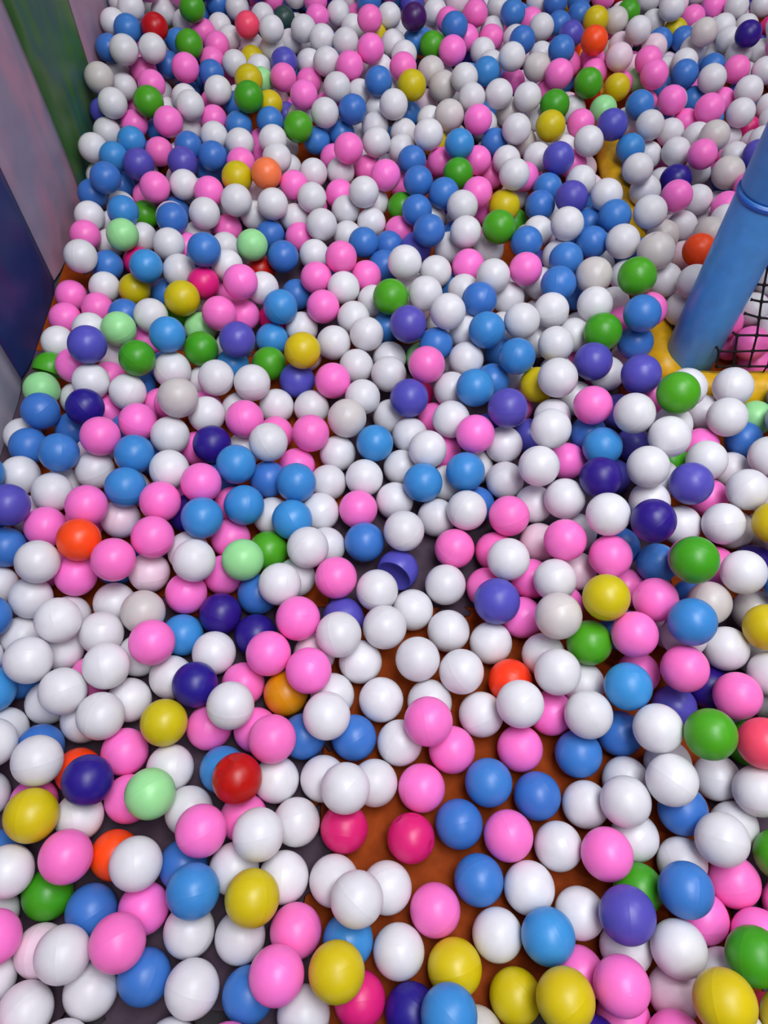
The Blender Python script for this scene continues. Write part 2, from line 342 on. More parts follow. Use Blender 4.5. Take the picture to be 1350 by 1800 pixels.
# centre x, y, z in tenths of a millimetre, radius in hundredths, colour key
DATA = (
'-5023,1160,828,3385,w;-4268,1332,874,3502,p;-3788,1418,342,3419,o;-3327,1252,830,3497,w;-2811,1292,350,3377,b;-2507,918,876,3482,s;-4621,924,338,3377,G'
';-3967,726,376,3421,b;-3272,754,340,3400,p;-3386,332,878,3520,p;-2616,484,342,3418,w;-1717,836,908,3576,y;-1924,413,338,3377,w;-4990,389,845,3377,p'
';-4069,205,842,3445,w;-4544,253,355,3377,q;-3801,-193,341,3407,w;-3130,-37,345,3446,b;-2455,-167,501,3473,w;-1745,-235,400,3377,b;-4514,-399,529,3377,w'
';-5148,-50,338,3377,w;-3927,-806,603,3377,w;-2669,-797,338,3377,w;-5309,702,338,3377,w;-2076,1234,434,3455,w;-1391,1135,349,3485,w;-1173,481,457,3449,p'
';-1335,-21,905,3467,p;-589,16,932,3541,y;-1028,-447,350,3413,w;-317,-285,338,3377,k;-692,1091,371,3429,w;-354,822,914,3504,w;39,1007,350,3467,w'
';-482,374,342,3415,s;196,248,344,3441,w;695,733,346,3459,p;1311,1100,361,3436,b;1517,440,346,3377,w;924,61,381,3587,y;345,-417,349,3377,n'
';792,-433,871,3493,s;1165,-670,345,3377,c;1696,-253,338,3377,y;1999,1004,351,3510,w;3033,1381,738,3501,p;2654,697,338,3377,w;2128,409,697,3491,s'
';3120,637,965,3580,v;3485,985,402,3379,G;3915,921,1013,3490,b;3748,268,835,3473,w;4842,1076,355,3460,p;5529,815,338,3377,p;4316,639,338,3377,p'
';4924,422,540,3377,p;4586,179,1085,3479,G;4402,-29,396,3377,w;3212,295,350,3457,w;2544,-4,338,3377,p;2194,-268,1052,3545,y;2933,-132,916,3468,p'
';3754,-212,346,3377,q;3926,-283,1541,3544,y;3534,-700,759,3377,p;3052,-483,338,3377,p;4851,-532,431,3377,R;4839,-458,1102,3377,y;2545,-753,693,3377,n'
';-5876,3617,885,3377,s;-5792,4004,338,3377,b;-4788,3578,956,3501,w;-5252,3597,338,3377,w;-5763,3160,400,3377,w;-5624,2817,977,3475,w'
';-4183,3233,867,3492,w;-3983,3639,343,3428,w;-4639,3314,338,3377,w;-5104,2864,533,3377,b;-4861,2537,1088,3502,w;-4522,2547,399,3377,o'
';-4125,2285,1026,3488,n;-3902,2841,361,3496,p;-3269,3170,744,3468,y;-2881,3746,756,3476,n;-2270,3369,934,3527,w;-2681,3210,347,3465,p'
';-1961,3170,342,3414,p;-3188,2605,348,3481,w;-2396,2579,356,3457,s;-2067,2332,918,3506,r;-3271,2138,872,3498,m;-3727,2167,347,3466,p'
';-2826,2004,350,3480,w;-4341,1904,497,3381,w;-4795,1827,1023,3584,y;-2025,1913,342,3416,p;-2499,1658,861,3494,p;-1708,1606,897,3505,w'
';-5097,2122,350,3377,p;-5831,2227,350,3407,w;-5405,1425,338,3377,b;-1538,3732,378,3493,h;-811,3710,347,3472,w;-844,3224,905,3514,w;-44,3622,406,3476,w'
';711,3602,351,3513,w;1502,3407,350,3483,w;650,3145,893,3601,p;1024,2872,352,3521,p;239,2977,345,3452,w;-1230,3072,345,3452,b;-458,3054,346,3458,b'
';-1621,2892,889,3486,p;-1591,2435,360,3377,w;-903,2455,339,3390,w;-543,2211,875,3509,w;-139,2394,342,3422,w;-1255,1849,377,3377,w;552,2319,357,3478,p'
';1531,2378,440,3483,b;1076,1825,350,3448,b;-570,1766,343,3431,k;383,1636,350,3417,k;1757,1655,453,3499,p;2012,3387,949,3528,w;2054,2891,350,3450,p'
';2585,3431,350,3459,p;2997,3228,955,3521,w;2912,2799,404,3504,b;3594,3118,342,3423,b;3595,3596,1118,3501,s;3903,2968,1157,3503,w;4515,3522,343,3412,v'
';5124,3854,338,3377,n;4481,2790,1510,3507,G;5267,3519,924,3498,p;5277,2724,1300,3506,R;4236,2671,361,3472,w;3972,2269,1122,3524,w;3360,2035,874,3482,w'
';3571,2438,341,3377,w;2932,2093,339,3382,w;2239,2209,350,3451,b;2464,1532,350,3380,w;3571,1652,338,3377,w;4253,1975,555,3455,b;4929,2472,338,3377,w'
';5254,2175,866,3495,w;4530,1524,1008,3507,w;5020,1803,338,3377,w;4176,1324,344,3436,w;5404,1375,696,3395,G;5535,2967,350,3377,G;6116,3589,340,3403,w'
';-6415,6150,740,3433,b;-6581,5626,338,3377,w;-6199,4758,997,3377,b;-5526,5584,1279,3477,w;-5797,6503,812,3518,p;-4946,5980,1291,3505,o'
';-4663,6849,505,3464,q;-4335,5636,1251,3518,p;-3806,6107,1159,3511,p;-5119,5622,720,3442,p;-5750,5205,747,3430,w;-3984,5794,499,3467,q'
';-4518,5282,368,3485,w;-3340,6133,603,3549,w;-3084,5702,1098,3495,w;-2700,6514,399,3509,p;-3048,6491,1136,3506,s;-3478,6966,487,3517,n'
';-2336,5821,902,3500,m;-2754,5822,346,3452,p;-3303,5402,499,3477,p;-5224,5068,338,3377,w;-5015,4621,1183,3501,w;-3880,4949,752,3542,c'
';-4483,4592,735,3462,w;-5936,4692,338,3377,w;-5326,3990,1149,3540,w;-5149,4415,493,3377,w;-3304,4721,346,3427,s;-2703,5057,433,3478,n'
';-2135,5451,345,3451,b;-2098,4711,357,3482,n;-2720,4361,472,3491,w;-3579,4342,974,3527,p;-4197,3953,1003,3512,w;-3963,4370,342,3418,w'
';-3381,4003,350,3459,w;-2227,3892,343,3430,p;-4639,3988,375,3377,p;-6369,4241,597,3377,w;-1585,6652,805,3508,s;-2004,6992,353,3529,w'
';-1155,7049,414,3525,w;-2013,6245,429,3490,G;-1271,6037,931,3508,w;-1018,6365,371,3457,w;-1515,5777,340,3397,w;-1694,5386,878,3493,w'
';-791,5546,793,3493,p;-339,6370,520,3495,b;340,6405,848,3489,w;946,6972,348,3483,w;1435,6829,827,3507,w;2152,6694,868,3515,p;238,5906,358,3576,v'
';-114,5375,665,3492,w;477,5168,348,3479,w;1036,5582,455,3471,w;1218,6250,502,3475,p;1934,6279,350,3451,p;2037,5771,1015,3500,w;1741,5577,348,3467,p'
';1812,5080,881,3719,v;-676,5012,353,3518,v;10,4684,762,3521,w;-706,4486,940,3587,w;-1358,4770,909,3528,p;-1792,4220,826,3493,p;-1143,3906,929,3504,p'
';-1125,4389,348,3408,q;-380,4258,354,3494,w;525,4167,721,3485,w;1055,4767,402,3474,w;1738,4577,363,3468,w;1200,3977,686,3494,w;1979,3900,469,3465,o'
';2715,6426,414,3417,q;2960,6026,1199,3473,p;3600,6275,1600,3521,w;4212,6017,1825,3487,n;5127,6585,731,3445,w;5661,6379,1128,3500,w;6107,6593,564,3430,c'
';6298,6172,1498,3481,y;6288,5933,515,3428,n;4035,6216,620,3447,b;3683,5770,1121,3490,p;4539,5799,814,3377,b;4628,5243,1979,3583,G;5641,5351,1367,3486,w'
';3302,5871,393,3377,q;2754,5390,1015,3461,w;2494,5697,450,3433,p;3007,5260,346,3377,p;2292,5032,347,3474,p;2659,4635,1311,3590,c;3348,4819,1580,3550,y'
';4099,5585,338,3377,p;4234,4953,1205,3467,p;5176,5014,955,3450,c;6046,5046,589,3442,c;6645,5375,676,3390,w;4530,4395,1645,3517,s;5791,4451,1306,3488,y'
';3776,4344,1286,3483,p;3182,4359,918,3498,G;2536,4306,537,3459,w;2599,3841,1054,3498,w;3121,3871,435,3377,w;4054,4074,339,3377,p;4456,3840,1196,3479,p'
';5336,4309,800,3449,w;5864,3870,904,3377,w;5613,5873,572,3377,p;-5557,10020,1573,3592,v;-6682,10293,612,3377,G;-6083,10125,897,3377,p'
';-5573,10260,373,3377,p;-5637,10935,341,3408,w;-4683,9929,1309,3422,G;-3632,10549,915,3423,G;-4161,10086,801,3653,w;-3055,10443,558,3377,s'
';-3216,9709,1005,3466,w;-3641,10190,338,3377,w;-2522,9616,970,3501,w;-5607,9635,979,3509,w;-4936,9529,801,3513,w;-4929,10047,338,3377,b'
';-6631,9623,765,3415,m;-6118,9748,338,3377,w;-5548,8935,1059,3503,n;-5465,9421,340,3377,p;-6444,8971,903,3502,b;-6031,8973,345,3377,b'
';-6593,8314,683,3476,b;-5731,7812,1173,3471,b;-4554,8679,949,3517,p;-4430,9592,338,3377,p;-4044,9257,781,3384,p;-3716,8831,1455,3669,c'
';-3534,9523,338,3377,p;-3340,8948,829,3474,w;-2865,9444,374,3377,w;-2571,8698,1009,3530,p;-5045,8122,1241,3512,p;-4424,7821,1119,3491,s'
';-3915,8373,934,3535,w;-5260,7794,658,3511,w;-4455,7123,1111,3498,s;-3780,7552,1030,3492,w;-3136,8212,881,3500,n;-3552,8519,338,3377,p'
';-2604,7620,1088,3498,s;-2655,8491,350,3377,w;-6539,7620,754,3483,w;-5838,7203,826,3497,w;-5931,7679,338,3377,w;-6231,6608,1355,3510,v'
';-5009,6701,1186,3505,p;-3814,6841,1092,3500,p;-3148,7184,1151,3496,p;-2413,6875,925,3489,s;-2730,7202,411,3377,p;-3038,7798,338,3377,b'
';-1586,10302,1125,3571,y;-1018,10874,751,3476,w;-2334,10530,505,3489,G;-557,10374,600,3485,w;109,10732,449,3452,w;93,10079,695,3528,w'
';775,10833,338,3377,m;806,9785,1285,3508,p;1500,10674,338,3377,w;1617,10286,889,3464,w;2385,10800,544,3377,b;2114,9826,788,3377,b;1673,9159,1346,3515,s'
';1296,9541,857,3439,w;-1747,10137,446,3597,v;-997,9819,797,3492,p;-2126,9549,349,3466,w;-1432,9511,348,3482,w;-413,9452,744,3427,w;-690,8816,886,3653,c'
';126,9284,347,3470,w;473,9196,1013,3641,v;658,9868,338,3377,k;990,9223,338,3377,p;1246,8736,954,3486,w;2193,8529,1528,3560,v;1634,8208,1195,3493,p'
';494,8717,490,3438,w;793,8101,878,3504,w;-2087,8866,351,3377,p;-1356,8506,832,3464,p;-1634,8110,342,3423,p;-2064,8063,1146,3489,w;-879,8397,345,3447,w'
';-169,8364,715,3443,s;320,8076,338,3377,w;-362,7741,486,3471,w;-1036,7729,342,3415,w;-1544,7343,922,3511,s;-2098,7621,622,3377,b;-460,7054,498,3461,p'
';195,7331,345,3453,w;689,7407,829,3499,s;1130,8426,338,3377,p;1138,7720,338,3377,w;1444,7571,934,3483,s;1718,8093,338,3377,w;2206,8283,775,3450,w'
';2197,7620,585,3453,w;1678,7251,338,3377,b;2936,9564,960,3439,y;3167,9230,1539,3622,w;2510,9899,1388,3461,s;3922,9764,1393,3579,v'
';4937,10544,1097,3444,b;4342,9944,863,3377,w;4624,9165,1701,3575,v;5005,8399,2085,3607,G;3718,8604,1515,3463,p;3735,9542,603,3377,w'
';3130,8795,943,3441,w;2871,7967,1651,3505,w;4285,8149,1848,3513,w;3860,7917,1205,3490,s;3777,8492,833,3396,b;2778,8808,350,3429,v;3350,7991,663,3402,p'
';2639,7347,1422,3496,w;3613,7035,1529,3489,n;4265,7863,341,3402,v;4704,8484,509,3379,v;4518,9223,588,3377,v;4367,7128,1714,3494,w;4796,7670,1817,3499,w'
';5208,7974,705,3377,G;6114,9131,670,3377,w;6471,9254,1264,3632,w;6159,8491,1320,3529,w;7076,9017,637,3377,m;6696,8461,700,3377,b;5827,8256,753,3436,p'
';5634,7615,1209,3512,w;6389,7880,530,3377,w;6705,7666,1272,3466,w;5159,6997,1409,3601,v;6095,6895,1380,3488,w;5755,7180,685,3377,p'
';4520,6833,1104,3449,w;3088,6906,1084,3506,w;2674,7122,566,3440,w;7336,8620,1133,3485,w;7616,9293,934,3377,b;-6388,15534,1272,3523,b'
';-7073,16917,372,3452,w;-6871,15639,783,3417,b;-6487,16550,366,3450,b;-6361,15790,346,3461,w;-5862,14562,1099,3472,s;-6756,14780,815,3377,w'
';-6409,15108,338,3377,w;-5728,15454,342,3377,G;-5295,15456,1087,3465,p;-5805,16191,339,3393,p;-4699,15769,937,3434,w;-4068,15451,970,3486,p'
';-3432,15817,1099,3605,y;-3362,14979,1087,3559,w;-5010,15560,362,3435,b;-4697,14244,1149,3487,b;-4073,14680,964,3518,w;-3040,15210,508,3395,w'
';-3683,14943,342,3382,p;-6711,14106,814,3377,p;-6542,13159,1023,3531,w;-6361,14434,338,3377,w;-5771,13868,1021,3496,m;-5568,14451,490,3377,w'
';-4704,13560,1016,3483,w;-4373,14691,338,3377,w;-3716,12712,1553,3488,b;-4486,14052,525,3377,p;-3666,14257,379,3377,w;-2879,13525,1017,3439,m'
';-6169,13464,521,3377,b;-5595,13784,361,3377,k;-4977,12589,1237,3447,s;-4383,12800,932,3550,w;-3815,12403,948,3377,k;-3360,12900,997,3377,w'
';-2904,11906,1416,3523,p;-3384,12753,338,3377,p;-6119,12788,493,3377,w;-5380,12559,644,3383,y;-4789,12747,343,3377,b;-4146,11795,1085,3643,y'
';-4079,12616,338,3377,w;-6880,12683,346,3404,p;-6130,12109,516,3377,p;-6814,11912,408,3424,p;-5439,11743,677,3377,b;-4753,11407,977,3493,w'
';-5296,10940,1065,3470,m;-5952,11075,925,3377,w;-3351,11421,1023,3510,p;-2959,11811,604,3377,p;-4414,12041,455,3377,G;-3885,11607,427,3416,m'
';-4154,10422,1429,3461,s;-2858,10500,1218,3535,v;-6654,10965,670,3377,w;-5012,11331,339,3377,p;-3079,16241,338,3377,q;-2718,15729,1250,3545,O'
';-2125,15804,900,3377,p;-1702,16386,818,3427,w;-1055,16580,719,3398,w;-2536,14926,1032,3499,w;-2464,15961,338,3377,w;-1664,15232,975,3377,w'
';-1060,15908,586,3452,p;-461,15191,1149,3469,w;-225,15636,551,3377,w;38,15753,1190,3509,p;515,16470,343,3377,p;789,15553,1169,3463,b'
';1367,15137,1151,3487,b;422,15442,577,3378,G;746,14756,984,3491,b;1741,14504,1273,3484,w;1114,15101,514,3377,w;2120,15079,1216,3425,p'
';2663,16979,350,3377,p;1730,15918,1125,3542,G;2760,14992,935,3622,y;2432,15416,478,3377,p;2478,13705,1344,3596,G;-2108,15161,471,3377,w'
';-1412,14402,873,3537,w;-899,15246,625,3377,w;-295,14964,504,3398,w;-2652,14663,401,3377,b;-1950,14503,448,3389,p;-856,14591,431,3377,w'
';355,14790,408,3390,p;-2233,13487,739,3512,b;-1576,13825,513,3437,w;-918,13030,1101,3426,p;-457,13921,768,3377,b;106,14165,484,3377,b'
';717,13894,647,3475,v;978,13693,1262,3473,b;1649,14541,461,3377,b;1774,13682,1233,3433,w;1468,13898,643,3535,w;2355,13913,581,3490,w;3,13471,485,3642,b'
';440,12809,1149,3611,w;1106,12799,909,3465,w;1815,12964,930,3558,p;2230,12099,1403,3446,w;-1455,12714,821,3405,p;-393,12925,681,3377,p'
';-860,12375,844,3453,w;-234,12269,568,3470,w;-2794,13523,339,3391,r;-2553,12264,936,3421,w;-1931,12727,338,3377,b;-2134,11698,943,3568,s'
';-1270,11818,835,3468,p;-630,11567,766,3431,w;136,11852,1073,3657,G;851,11894,1127,3528,w;1683,12285,858,3398,w;1911,11482,1332,3527,b'
';2615,12084,822,3377,w;1242,10955,1518,3516,w;472,10821,1318,3625,v;50,11688,342,3377,b;-1751,11685,350,3497,w;-2350,11322,392,3420,s'
';-2367,11999,338,3377,k;-350,10956,912,3440,w;1034,10648,935,3390,b;1650,10995,913,3377,w;1980,10538,1434,3532,s;2476,11469,573,3377,w'
';1455,12942,338,3377,b;2913,15195,1593,3428,w;3309,15957,1010,3377,p;3790,15484,1043,3377,b;3545,14852,1035,3407,b;4140,14567,1452,3574,v'
';4615,15804,1006,3540,w;4855,14449,1599,3477,w;4926,13756,1577,3491,b;4591,14321,979,3377,b;3077,15174,338,3377,G;3446,14127,909,3377,w'
';3845,13384,1670,3470,w;3047,13302,1266,3393,b;4425,13217,1335,3377,b;4933,12864,1638,3506,w;3758,13160,1015,3478,w;3757,12535,1454,3488,b'
';3500,13683,343,3377,v;2895,12244,1451,3377,p;4760,13328,635,3377,w;4191,11848,1630,3638,c;3492,11742,1505,3547,b;3299,12411,936,3377,w'
';5087,12474,1070,3395,w;4868,11406,1989,3665,G;5802,12196,1216,3501,w;4129,11146,1522,3450,w;4788,11909,846,3377,w;4859,10567,1835,3491,b'
';5196,11049,1478,3377,p;3287,11077,1434,3441,w;2671,10761,1458,3489,w;3296,12098,338,3377,w;4028,12217,820,3422,b;3781,10814,1030,3377,w'
';3300,10271,1328,3443,w;3115,10971,693,3377,w;4185,10438,1486,3634,G;4855,11242,928,3377,p;6609,12528,338,3377,p;6156,11640,1642,3444,w'
';6541,11865,459,3398,w;6120,11630,950,3482,w;6645,12962,1336,3474,o;5457,12320,1838,3718,c;6177,13899,962,3535,c;6729,13712,566,3377,q'
';7309,13271,523,3377,p;7021,13551,1295,3508,c;7554,14922,498,3377,w;7497,14049,1261,3382,w;6751,14405,832,3377,w;5618,13668,1747,3481,w'
';6082,15505,961,3556,w;6434,14536,1514,3395,p;7172,15070,1035,3377,w;6860,16626,419,3428,w;7720,16840,516,3432,w;8002,15843,1196,3720,c'
';8298,15201,1270,3391,p;7713,14678,1136,3377,p;7980,12171,1257,3377,w;-7137,23094,1702,3377,r;-7137,21337,1861,3377,w;-7134,22438,1877,3410,w'
';-6733,21883,1976,3509,w;-6995,24357,966,3420,w;-6264,23257,1236,3561,w;-5242,22439,1702,3548,G;-4925,24502,887,3534,b;-4313,24155,946,3523,w'
';-3824,25506,521,3397,p;-3512,23593,975,3377,w;-4711,23108,934,3377,w;-5085,22554,1038,3377,p;-5652,22935,1100,3480,w;-6651,20848,1924,3548,b'
';-5953,20886,1950,3449,r;-3734,22048,1460,3377,R;-6407,23991,673,3377,y;-4361,22446,924,3377,w;-5715,21974,1071,3377,b;-5177,20992,1474,3660,G'
';-4621,21825,1047,3464,p;-4682,21144,998,3377,p;-7137,20427,1663,3377,b;-6618,19994,1837,3606,w;-5947,20217,1764,3496,w;-5833,20934,984,3440,b'
';-5210,20212,1285,3603,p;-7136,20524,993,3388,w;-7111,19037,1650,3640,c;-6386,20402,1080,3453,p;-5945,19353,1314,3472,p;-6836,19831,989,3377,w'
';-3718,22273,809,3377,w;-3635,21436,879,3377,y;-4034,20912,1031,3377,w;-3370,20804,967,3377,w;-4617,20466,1001,3418,b;-4206,21475,410,3386,p'
';-3482,19566,1325,3614,y;-4264,19306,1191,3522,w;-3361,18518,1462,3715,G;-6688,18249,1460,3547,w;-7137,18649,1011,3377,v;-6698,20076,375,3377,p'
';-5855,18446,1386,3712,G;-6182,20751,339,3377,w;-5739,19310,660,3377,w;-5161,19281,1010,3377,w;-4818,18360,1347,3497,w;-4594,19913,530,3377,p'
';-4348,18561,867,3413,p;-3909,19573,654,3429,b;-3689,18317,853,3439,b;-6332,18338,873,3377,p;-5858,18664,492,3377,b;-5326,17884,1202,3612,p'
';-5009,18477,670,3377,w;-6965,18009,871,3391,w;-7041,17000,1078,3455,w;-6138,17214,1122,3384,s;-5503,17131,897,3388,p;-4766,17149,1033,3377,b'
';-4162,17452,1097,3400,w;-3509,17197,1076,3467,w;-6470,16626,1093,3377,s;-5826,16342,1080,3655,v;-4798,16454,1055,3581,v;-4100,16632,1101,3456,b'
';-4326,16913,507,3440,b;-3427,16515,1008,3435,p;-2992,17535,545,3377,p;-3209,18404,339,3377,p;-3339,24708,912,3383,p;-2632,24758,996,3446,w'
';-2948,24970,417,3389,b;-2952,23901,758,3377,t;-2017,24444,988,3445,p;-1514,24955,951,3427,n;-1021,24446,1101,3437,w;-3028,21616,1566,3377,w'
';-1904,23189,1128,3377,p;-1313,23515,1090,3377,w;-794,23861,832,3377,p;-426,23416,1455,3513,b;57,24810,829,3459,b;-384,21809,1719,3410,p'
';135,22597,1431,3377,w;-45,23604,815,3456,b;807,24106,1100,3656,v;794,21678,1826,3450,P;1451,23287,1224,3418,w;2153,24233,1072,3447,q'
';1795,22698,1274,3398,p;1881,21494,1682,3574,b;1341,23398,541,3377,w;607,23486,610,3377,w;359,22866,717,3377,w;851,21828,1146,3377,b'
';1095,22396,870,3395,b;1305,21328,1282,3509,G;1814,20808,1413,3679,p;2515,22170,614,3468,v;-2649,24359,346,3431,w;-2215,22114,1334,3493,w'
';-1451,24239,399,3377,w;-894,22999,951,3402,w;-1684,21633,1318,3506,w;-1031,21376,1355,3509,w;-243,22127,1126,3377,y;-350,20366,1682,3576,p'
';252,21528,1247,3395,w;-3104,21869,933,3473,w;-2656,22455,817,3386,w;-2143,22637,412,3377,w;-2013,21008,1007,3382,w;-2666,20700,1178,3574,v'
';-1507,20353,1367,3562,w;-886,19943,1464,3589,p;538,20905,1261,3464,w;487,19780,1522,3519,p;-100,20603,1076,3377,w;-373,21083,687,3385,w'
';-138,18970,1604,3495,b;1239,20198,1212,3570,c;699,19087,1439,3710,y;1521,19525,1181,3729,c;2025,19160,1589,3405,w;-3267,20137,985,3377,m'
';-2638,19943,1177,3439,p;-2011,20330,859,3436,p;-2000,18637,1443,3494,p;-1191,19093,1387,3546,w;-631,19368,1085,3377,w;-2931,18955,1028,3377,y'
';-2902,20269,342,3377,q;-2585,19272,541,3377,v;-2347,19886,389,3377,p;-2153,18816,791,3377,w;-1447,17926,1405,3455,w;-774,18097,1393,3497,b'
';-143,18933,916,3377,w;238,18223,1443,3538,w;644,19407,502,3377,b;1116,19892,545,3377,q;1172,18596,833,3377,w;1615,18081,1251,3709,c'
';-2876,18280,988,3400,b;-2688,17158,1188,3438,w;-2087,17514,1294,3617,G;-2544,16483,1144,3477,w;-2547,18154,338,3377,w;-1689,17776,782,3377,b'
';-1085,18121,753,3429,b;-646,18643,341,3377,w;-224,18239,872,3430,w;-181,16994,1224,3441,w;498,18049,822,3377,w;1056,16988,1424,3574,w'
';1279,17865,662,3377,y;1767,16529,1466,3467,s;432,17141,963,3377,w;-833,16520,1370,3486,p;-1256,17276,630,3377,p;-412,16909,568,3377,p'
';668,16504,1070,3430,b;1382,16807,837,3377,p;-2404,17232,398,3377,w;2531,22654,1472,3470,p;2265,21853,1219,3406,p;3056,22697,1032,3377,w'
';2972,22034,1133,3377,p;3335,23920,1079,3423,w;3568,22639,1486,3468,b;4217,23252,1000,3500,p;4542,24311,1028,3548,w;4380,22377,1246,3458,w'
';4926,23774,1236,3377,b;5730,24415,1026,3427,b;5661,23615,1010,3377,b;4933,22766,1145,3377,b;5122,21868,1302,3422,v;5975,22881,1196,3585,y'
';5533,20891,1626,3550,o;6618,23164,1058,3501,c;3596,21792,1239,3377,w;3686,21165,1499,3474,b;2681,21311,1136,3474,w;3299,20108,1610,3437,w'
';3364,22236,568,3377,w;2859,20647,1155,3406,w;2653,19891,1358,3521,s;4324,21507,947,3377,w;3970,20015,1401,3531,c;4672,20694,1495,3486,b'
';5242,22274,764,3377,o;4997,20991,968,3377,p;4467,19516,1490,3573,p;5667,21187,1010,3377,p;5623,20500,1004,3377,p;5148,19082,1499,3568,G'
';6106,19762,1022,3377,y;6153,20395,1457,3460,q;6637,22149,884,3377,q;3496,20654,692,3377,p;2858,18610,1488,3450,w;3564,18506,1465,3429,w'
';2182,18508,1456,3377,w;4333,19788,859,3377,p;6499,24596,1047,3510,p;7212,25463,736,3420,r;2284,17652,1397,3441,p;3229,18827,897,3612,c'
';4271,18484,1277,3670,G;4052,17539,1302,3629,y;4891,19065,830,3377,w;4857,17857,1173,3377,p;5543,18577,1110,3380,m;5493,17376,1432,3635,v'
';4829,16712,1426,3468,w;4492,17459,758,3377,w;3485,17746,740,3448,c;3964,18816,734,3377,w;3187,17275,1387,3511,w;2732,17486,911,3377,b'
';2267,16810,878,3395,p;2967,16743,923,3378,w;3704,16781,978,3377,w;4036,16036,1432,3620,v;4603,16791,780,3377,p;5955,16957,1088,3431,s'
';5331,19578,893,3377,r;7075,23686,1034,3377,G;7920,24826,878,3541,w;8066,23015,1462,3540,w;7758,23341,919,3377,w;6885,21728,1485,3416,w'
';7745,22263,942,3377,b;8365,23041,835,3377,y;9117,24000,731,3488,p;9908,24736,719,3524,p;9562,25565,709,3523,q;10378,24223,936,3463,w'
';11272,24513,853,3460,w;11312,25462,350,3377,n;8547,21362,1605,3468,c;9669,22969,982,3377,w;10639,23659,650,3377,w;9746,21381,1543,3377,n'
';11370,23649,610,3377,k;9667,22291,965,3377,w;9803,21628,912,3414,w;10642,22114,708,3443,w;9654,23189,338,3377,w;9564,22519,338,3377,w'
';8428,22374,926,3386,b;8650,23398,338,3377,b;8527,21694,991,3513,w;8140,20990,1017,3477,w;7430,21665,1061,3483,q;6974,20477,1329,3527,p'
';6987,19771,1345,3539,p;7884,21467,586,3377,w;7974,20302,1077,3552,b;9030,21194,796,3377,b;8573,19892,1171,3584,w;9493,20715,973,3511,p'
';10222,20610,996,3494,w;9474,19521,1076,3533,w;6941,21384,667,3377,q;6922,20709,675,3377,m;6352,20354,782,3377,p;6271,18102,1492,3467,b'
';6924,19686,637,3400,p;7195,18571,1351,3471,p;8329,20049,528,3377,b;7129,18810,710,3377,b;8028,18143,1383,3539,p;9054,19886,585,3377,p'
';8990,18447,1104,3477,w;10040,19238,796,3377,w;9667,18043,1186,3377,w;9506,18788,456,3377,k;6420,17436,1386,3438,w;6162,18414,893,3377,w'
';7185,17958,880,3377,w;7675,18424,857,3377,p;7713,17538,1032,3377,w;7875,16974,1398,3537,c;8927,18441,421,3377,w;7491,16401,1296,3377,p'
';7093,16974,988,3426,w;6544,17264,704,3377,w;5728,15447,1555,3377,w;6945,16061,847,3681,n;8612,17083,807,3377,w;8884,16575,1174,3434,v'
';9348,17491,962,3377,w;9444,18026,549,3377,w;7621,11677,901,3377,w;7888,11056,923,3377,w;7929,11887,338,3377,w;8112,12740,917,3377,w'
';8343,13031,338,3377,w;6948,11262,941,3377,p;7322,10688,929,3377,p;7251,11233,338,3377,p;7650,10688,338,3377,p;8270,10956,338,3377,n'
';8423,12369,446,3377,p;7927,30146,350,3500,s;64,29258,350,3500,b;-7073,27296,350,3500,p;12089,14048,350,3500,w;-1032,13190,350,3500,b'
';5010,17256,350,3500,q;16891,26225,350,3500,p;7857,33586,350,3500,w;4082,30894,350,3500,v;8027,15779,350,3500,w;9547,4023,350,3500,p'
';-724,29512,350,3500,p;5137,28268,630,3500,b;8281,24316,350,3500,w;5088,29175,450,3500,w;1543,18932,350,3500,w;12555,10729,350,3500,p'
';16486,18625,350,3500,b;9170,2155,350,3500,v;9057,7766,350,3500,p;13953,21333,350,3500,s;-4015,28190,350,3500,w;15668,30397,350,3500,s'
';6587,1955,350,3500,p;-2542,31296,350,3500,w;14194,20559,350,3500,p;-6279,29358,350,3500,p;596,24675,350,3500,w;16205,21166,350,3500,q'
';3163,16140,350,3500,w;7085,22138,350,3500,p;1401,15966,350,3500,v;11319,30594,350,3500,p;-3544,31503,350,3500,w;-7075,24737,350,3500,q'
';2937,27072,350,3500,s;11991,15738,350,3500,p;10366,4991,350,3500,p;15745,18000,350,3500,q;5412,30120,930,3500,s;10775,18274,350,3500,b'
';3125,29432,350,3500,s;2762,31103,350,3500,v;5372,32160,910,3500,v;-1126,26726,350,3500,b;8037,32934,530,3500,w;-2290,-1599,350,3500,w'
';-2048,30830,530,3500,v;221,32551,350,3500,w;8172,3396,350,3500,p;11290,27071,350,3500,w;14903,26576,350,3500,b;14040,16124,350,3500,p'
';15508,16690,350,3500,v;12440,21176,350,3500,q;7580,3672,610,3500,s;12200,32503,350,3500,p;12098,8265,350,3500,p;13680,26392,350,3500,w'
';7546,109,350,3500,s;12738,26632,350,3500,p;13788,29986,350,3500,w;8550,4550,350,3500,q;6442,31930,510,3500,w;3848,21147,350,3500,w'
';12899,10632,970,3500,p;-5323,25119,350,3500,w;215,27730,350,3500,p;3322,29647,990,3500,v;-4857,23775,350,3500,b;11591,27466,850,3500,w'
';10910,30122,670,3500,v;12149,20670,750,3500,p;10248,33879,350,3500,s;15528,28113,350,3500,p;11606,11313,350,3500,p;10255,13180,350,3500,p'
';-6393,28162,350,3500,b;2031,27649,350,3500,v;10047,27450,350,3500,v;-4978,33545,350,3500,p;10218,13563,950,3500,b;-5826,33826,350,3500,v'
';14307,30862,350,3500,w;13624,14659,350,3500,s;-2754,21620,350,3500,s;2374,26156,350,3500,p;16506,31810,350,3500,w;-1618,32872,350,3500,w'
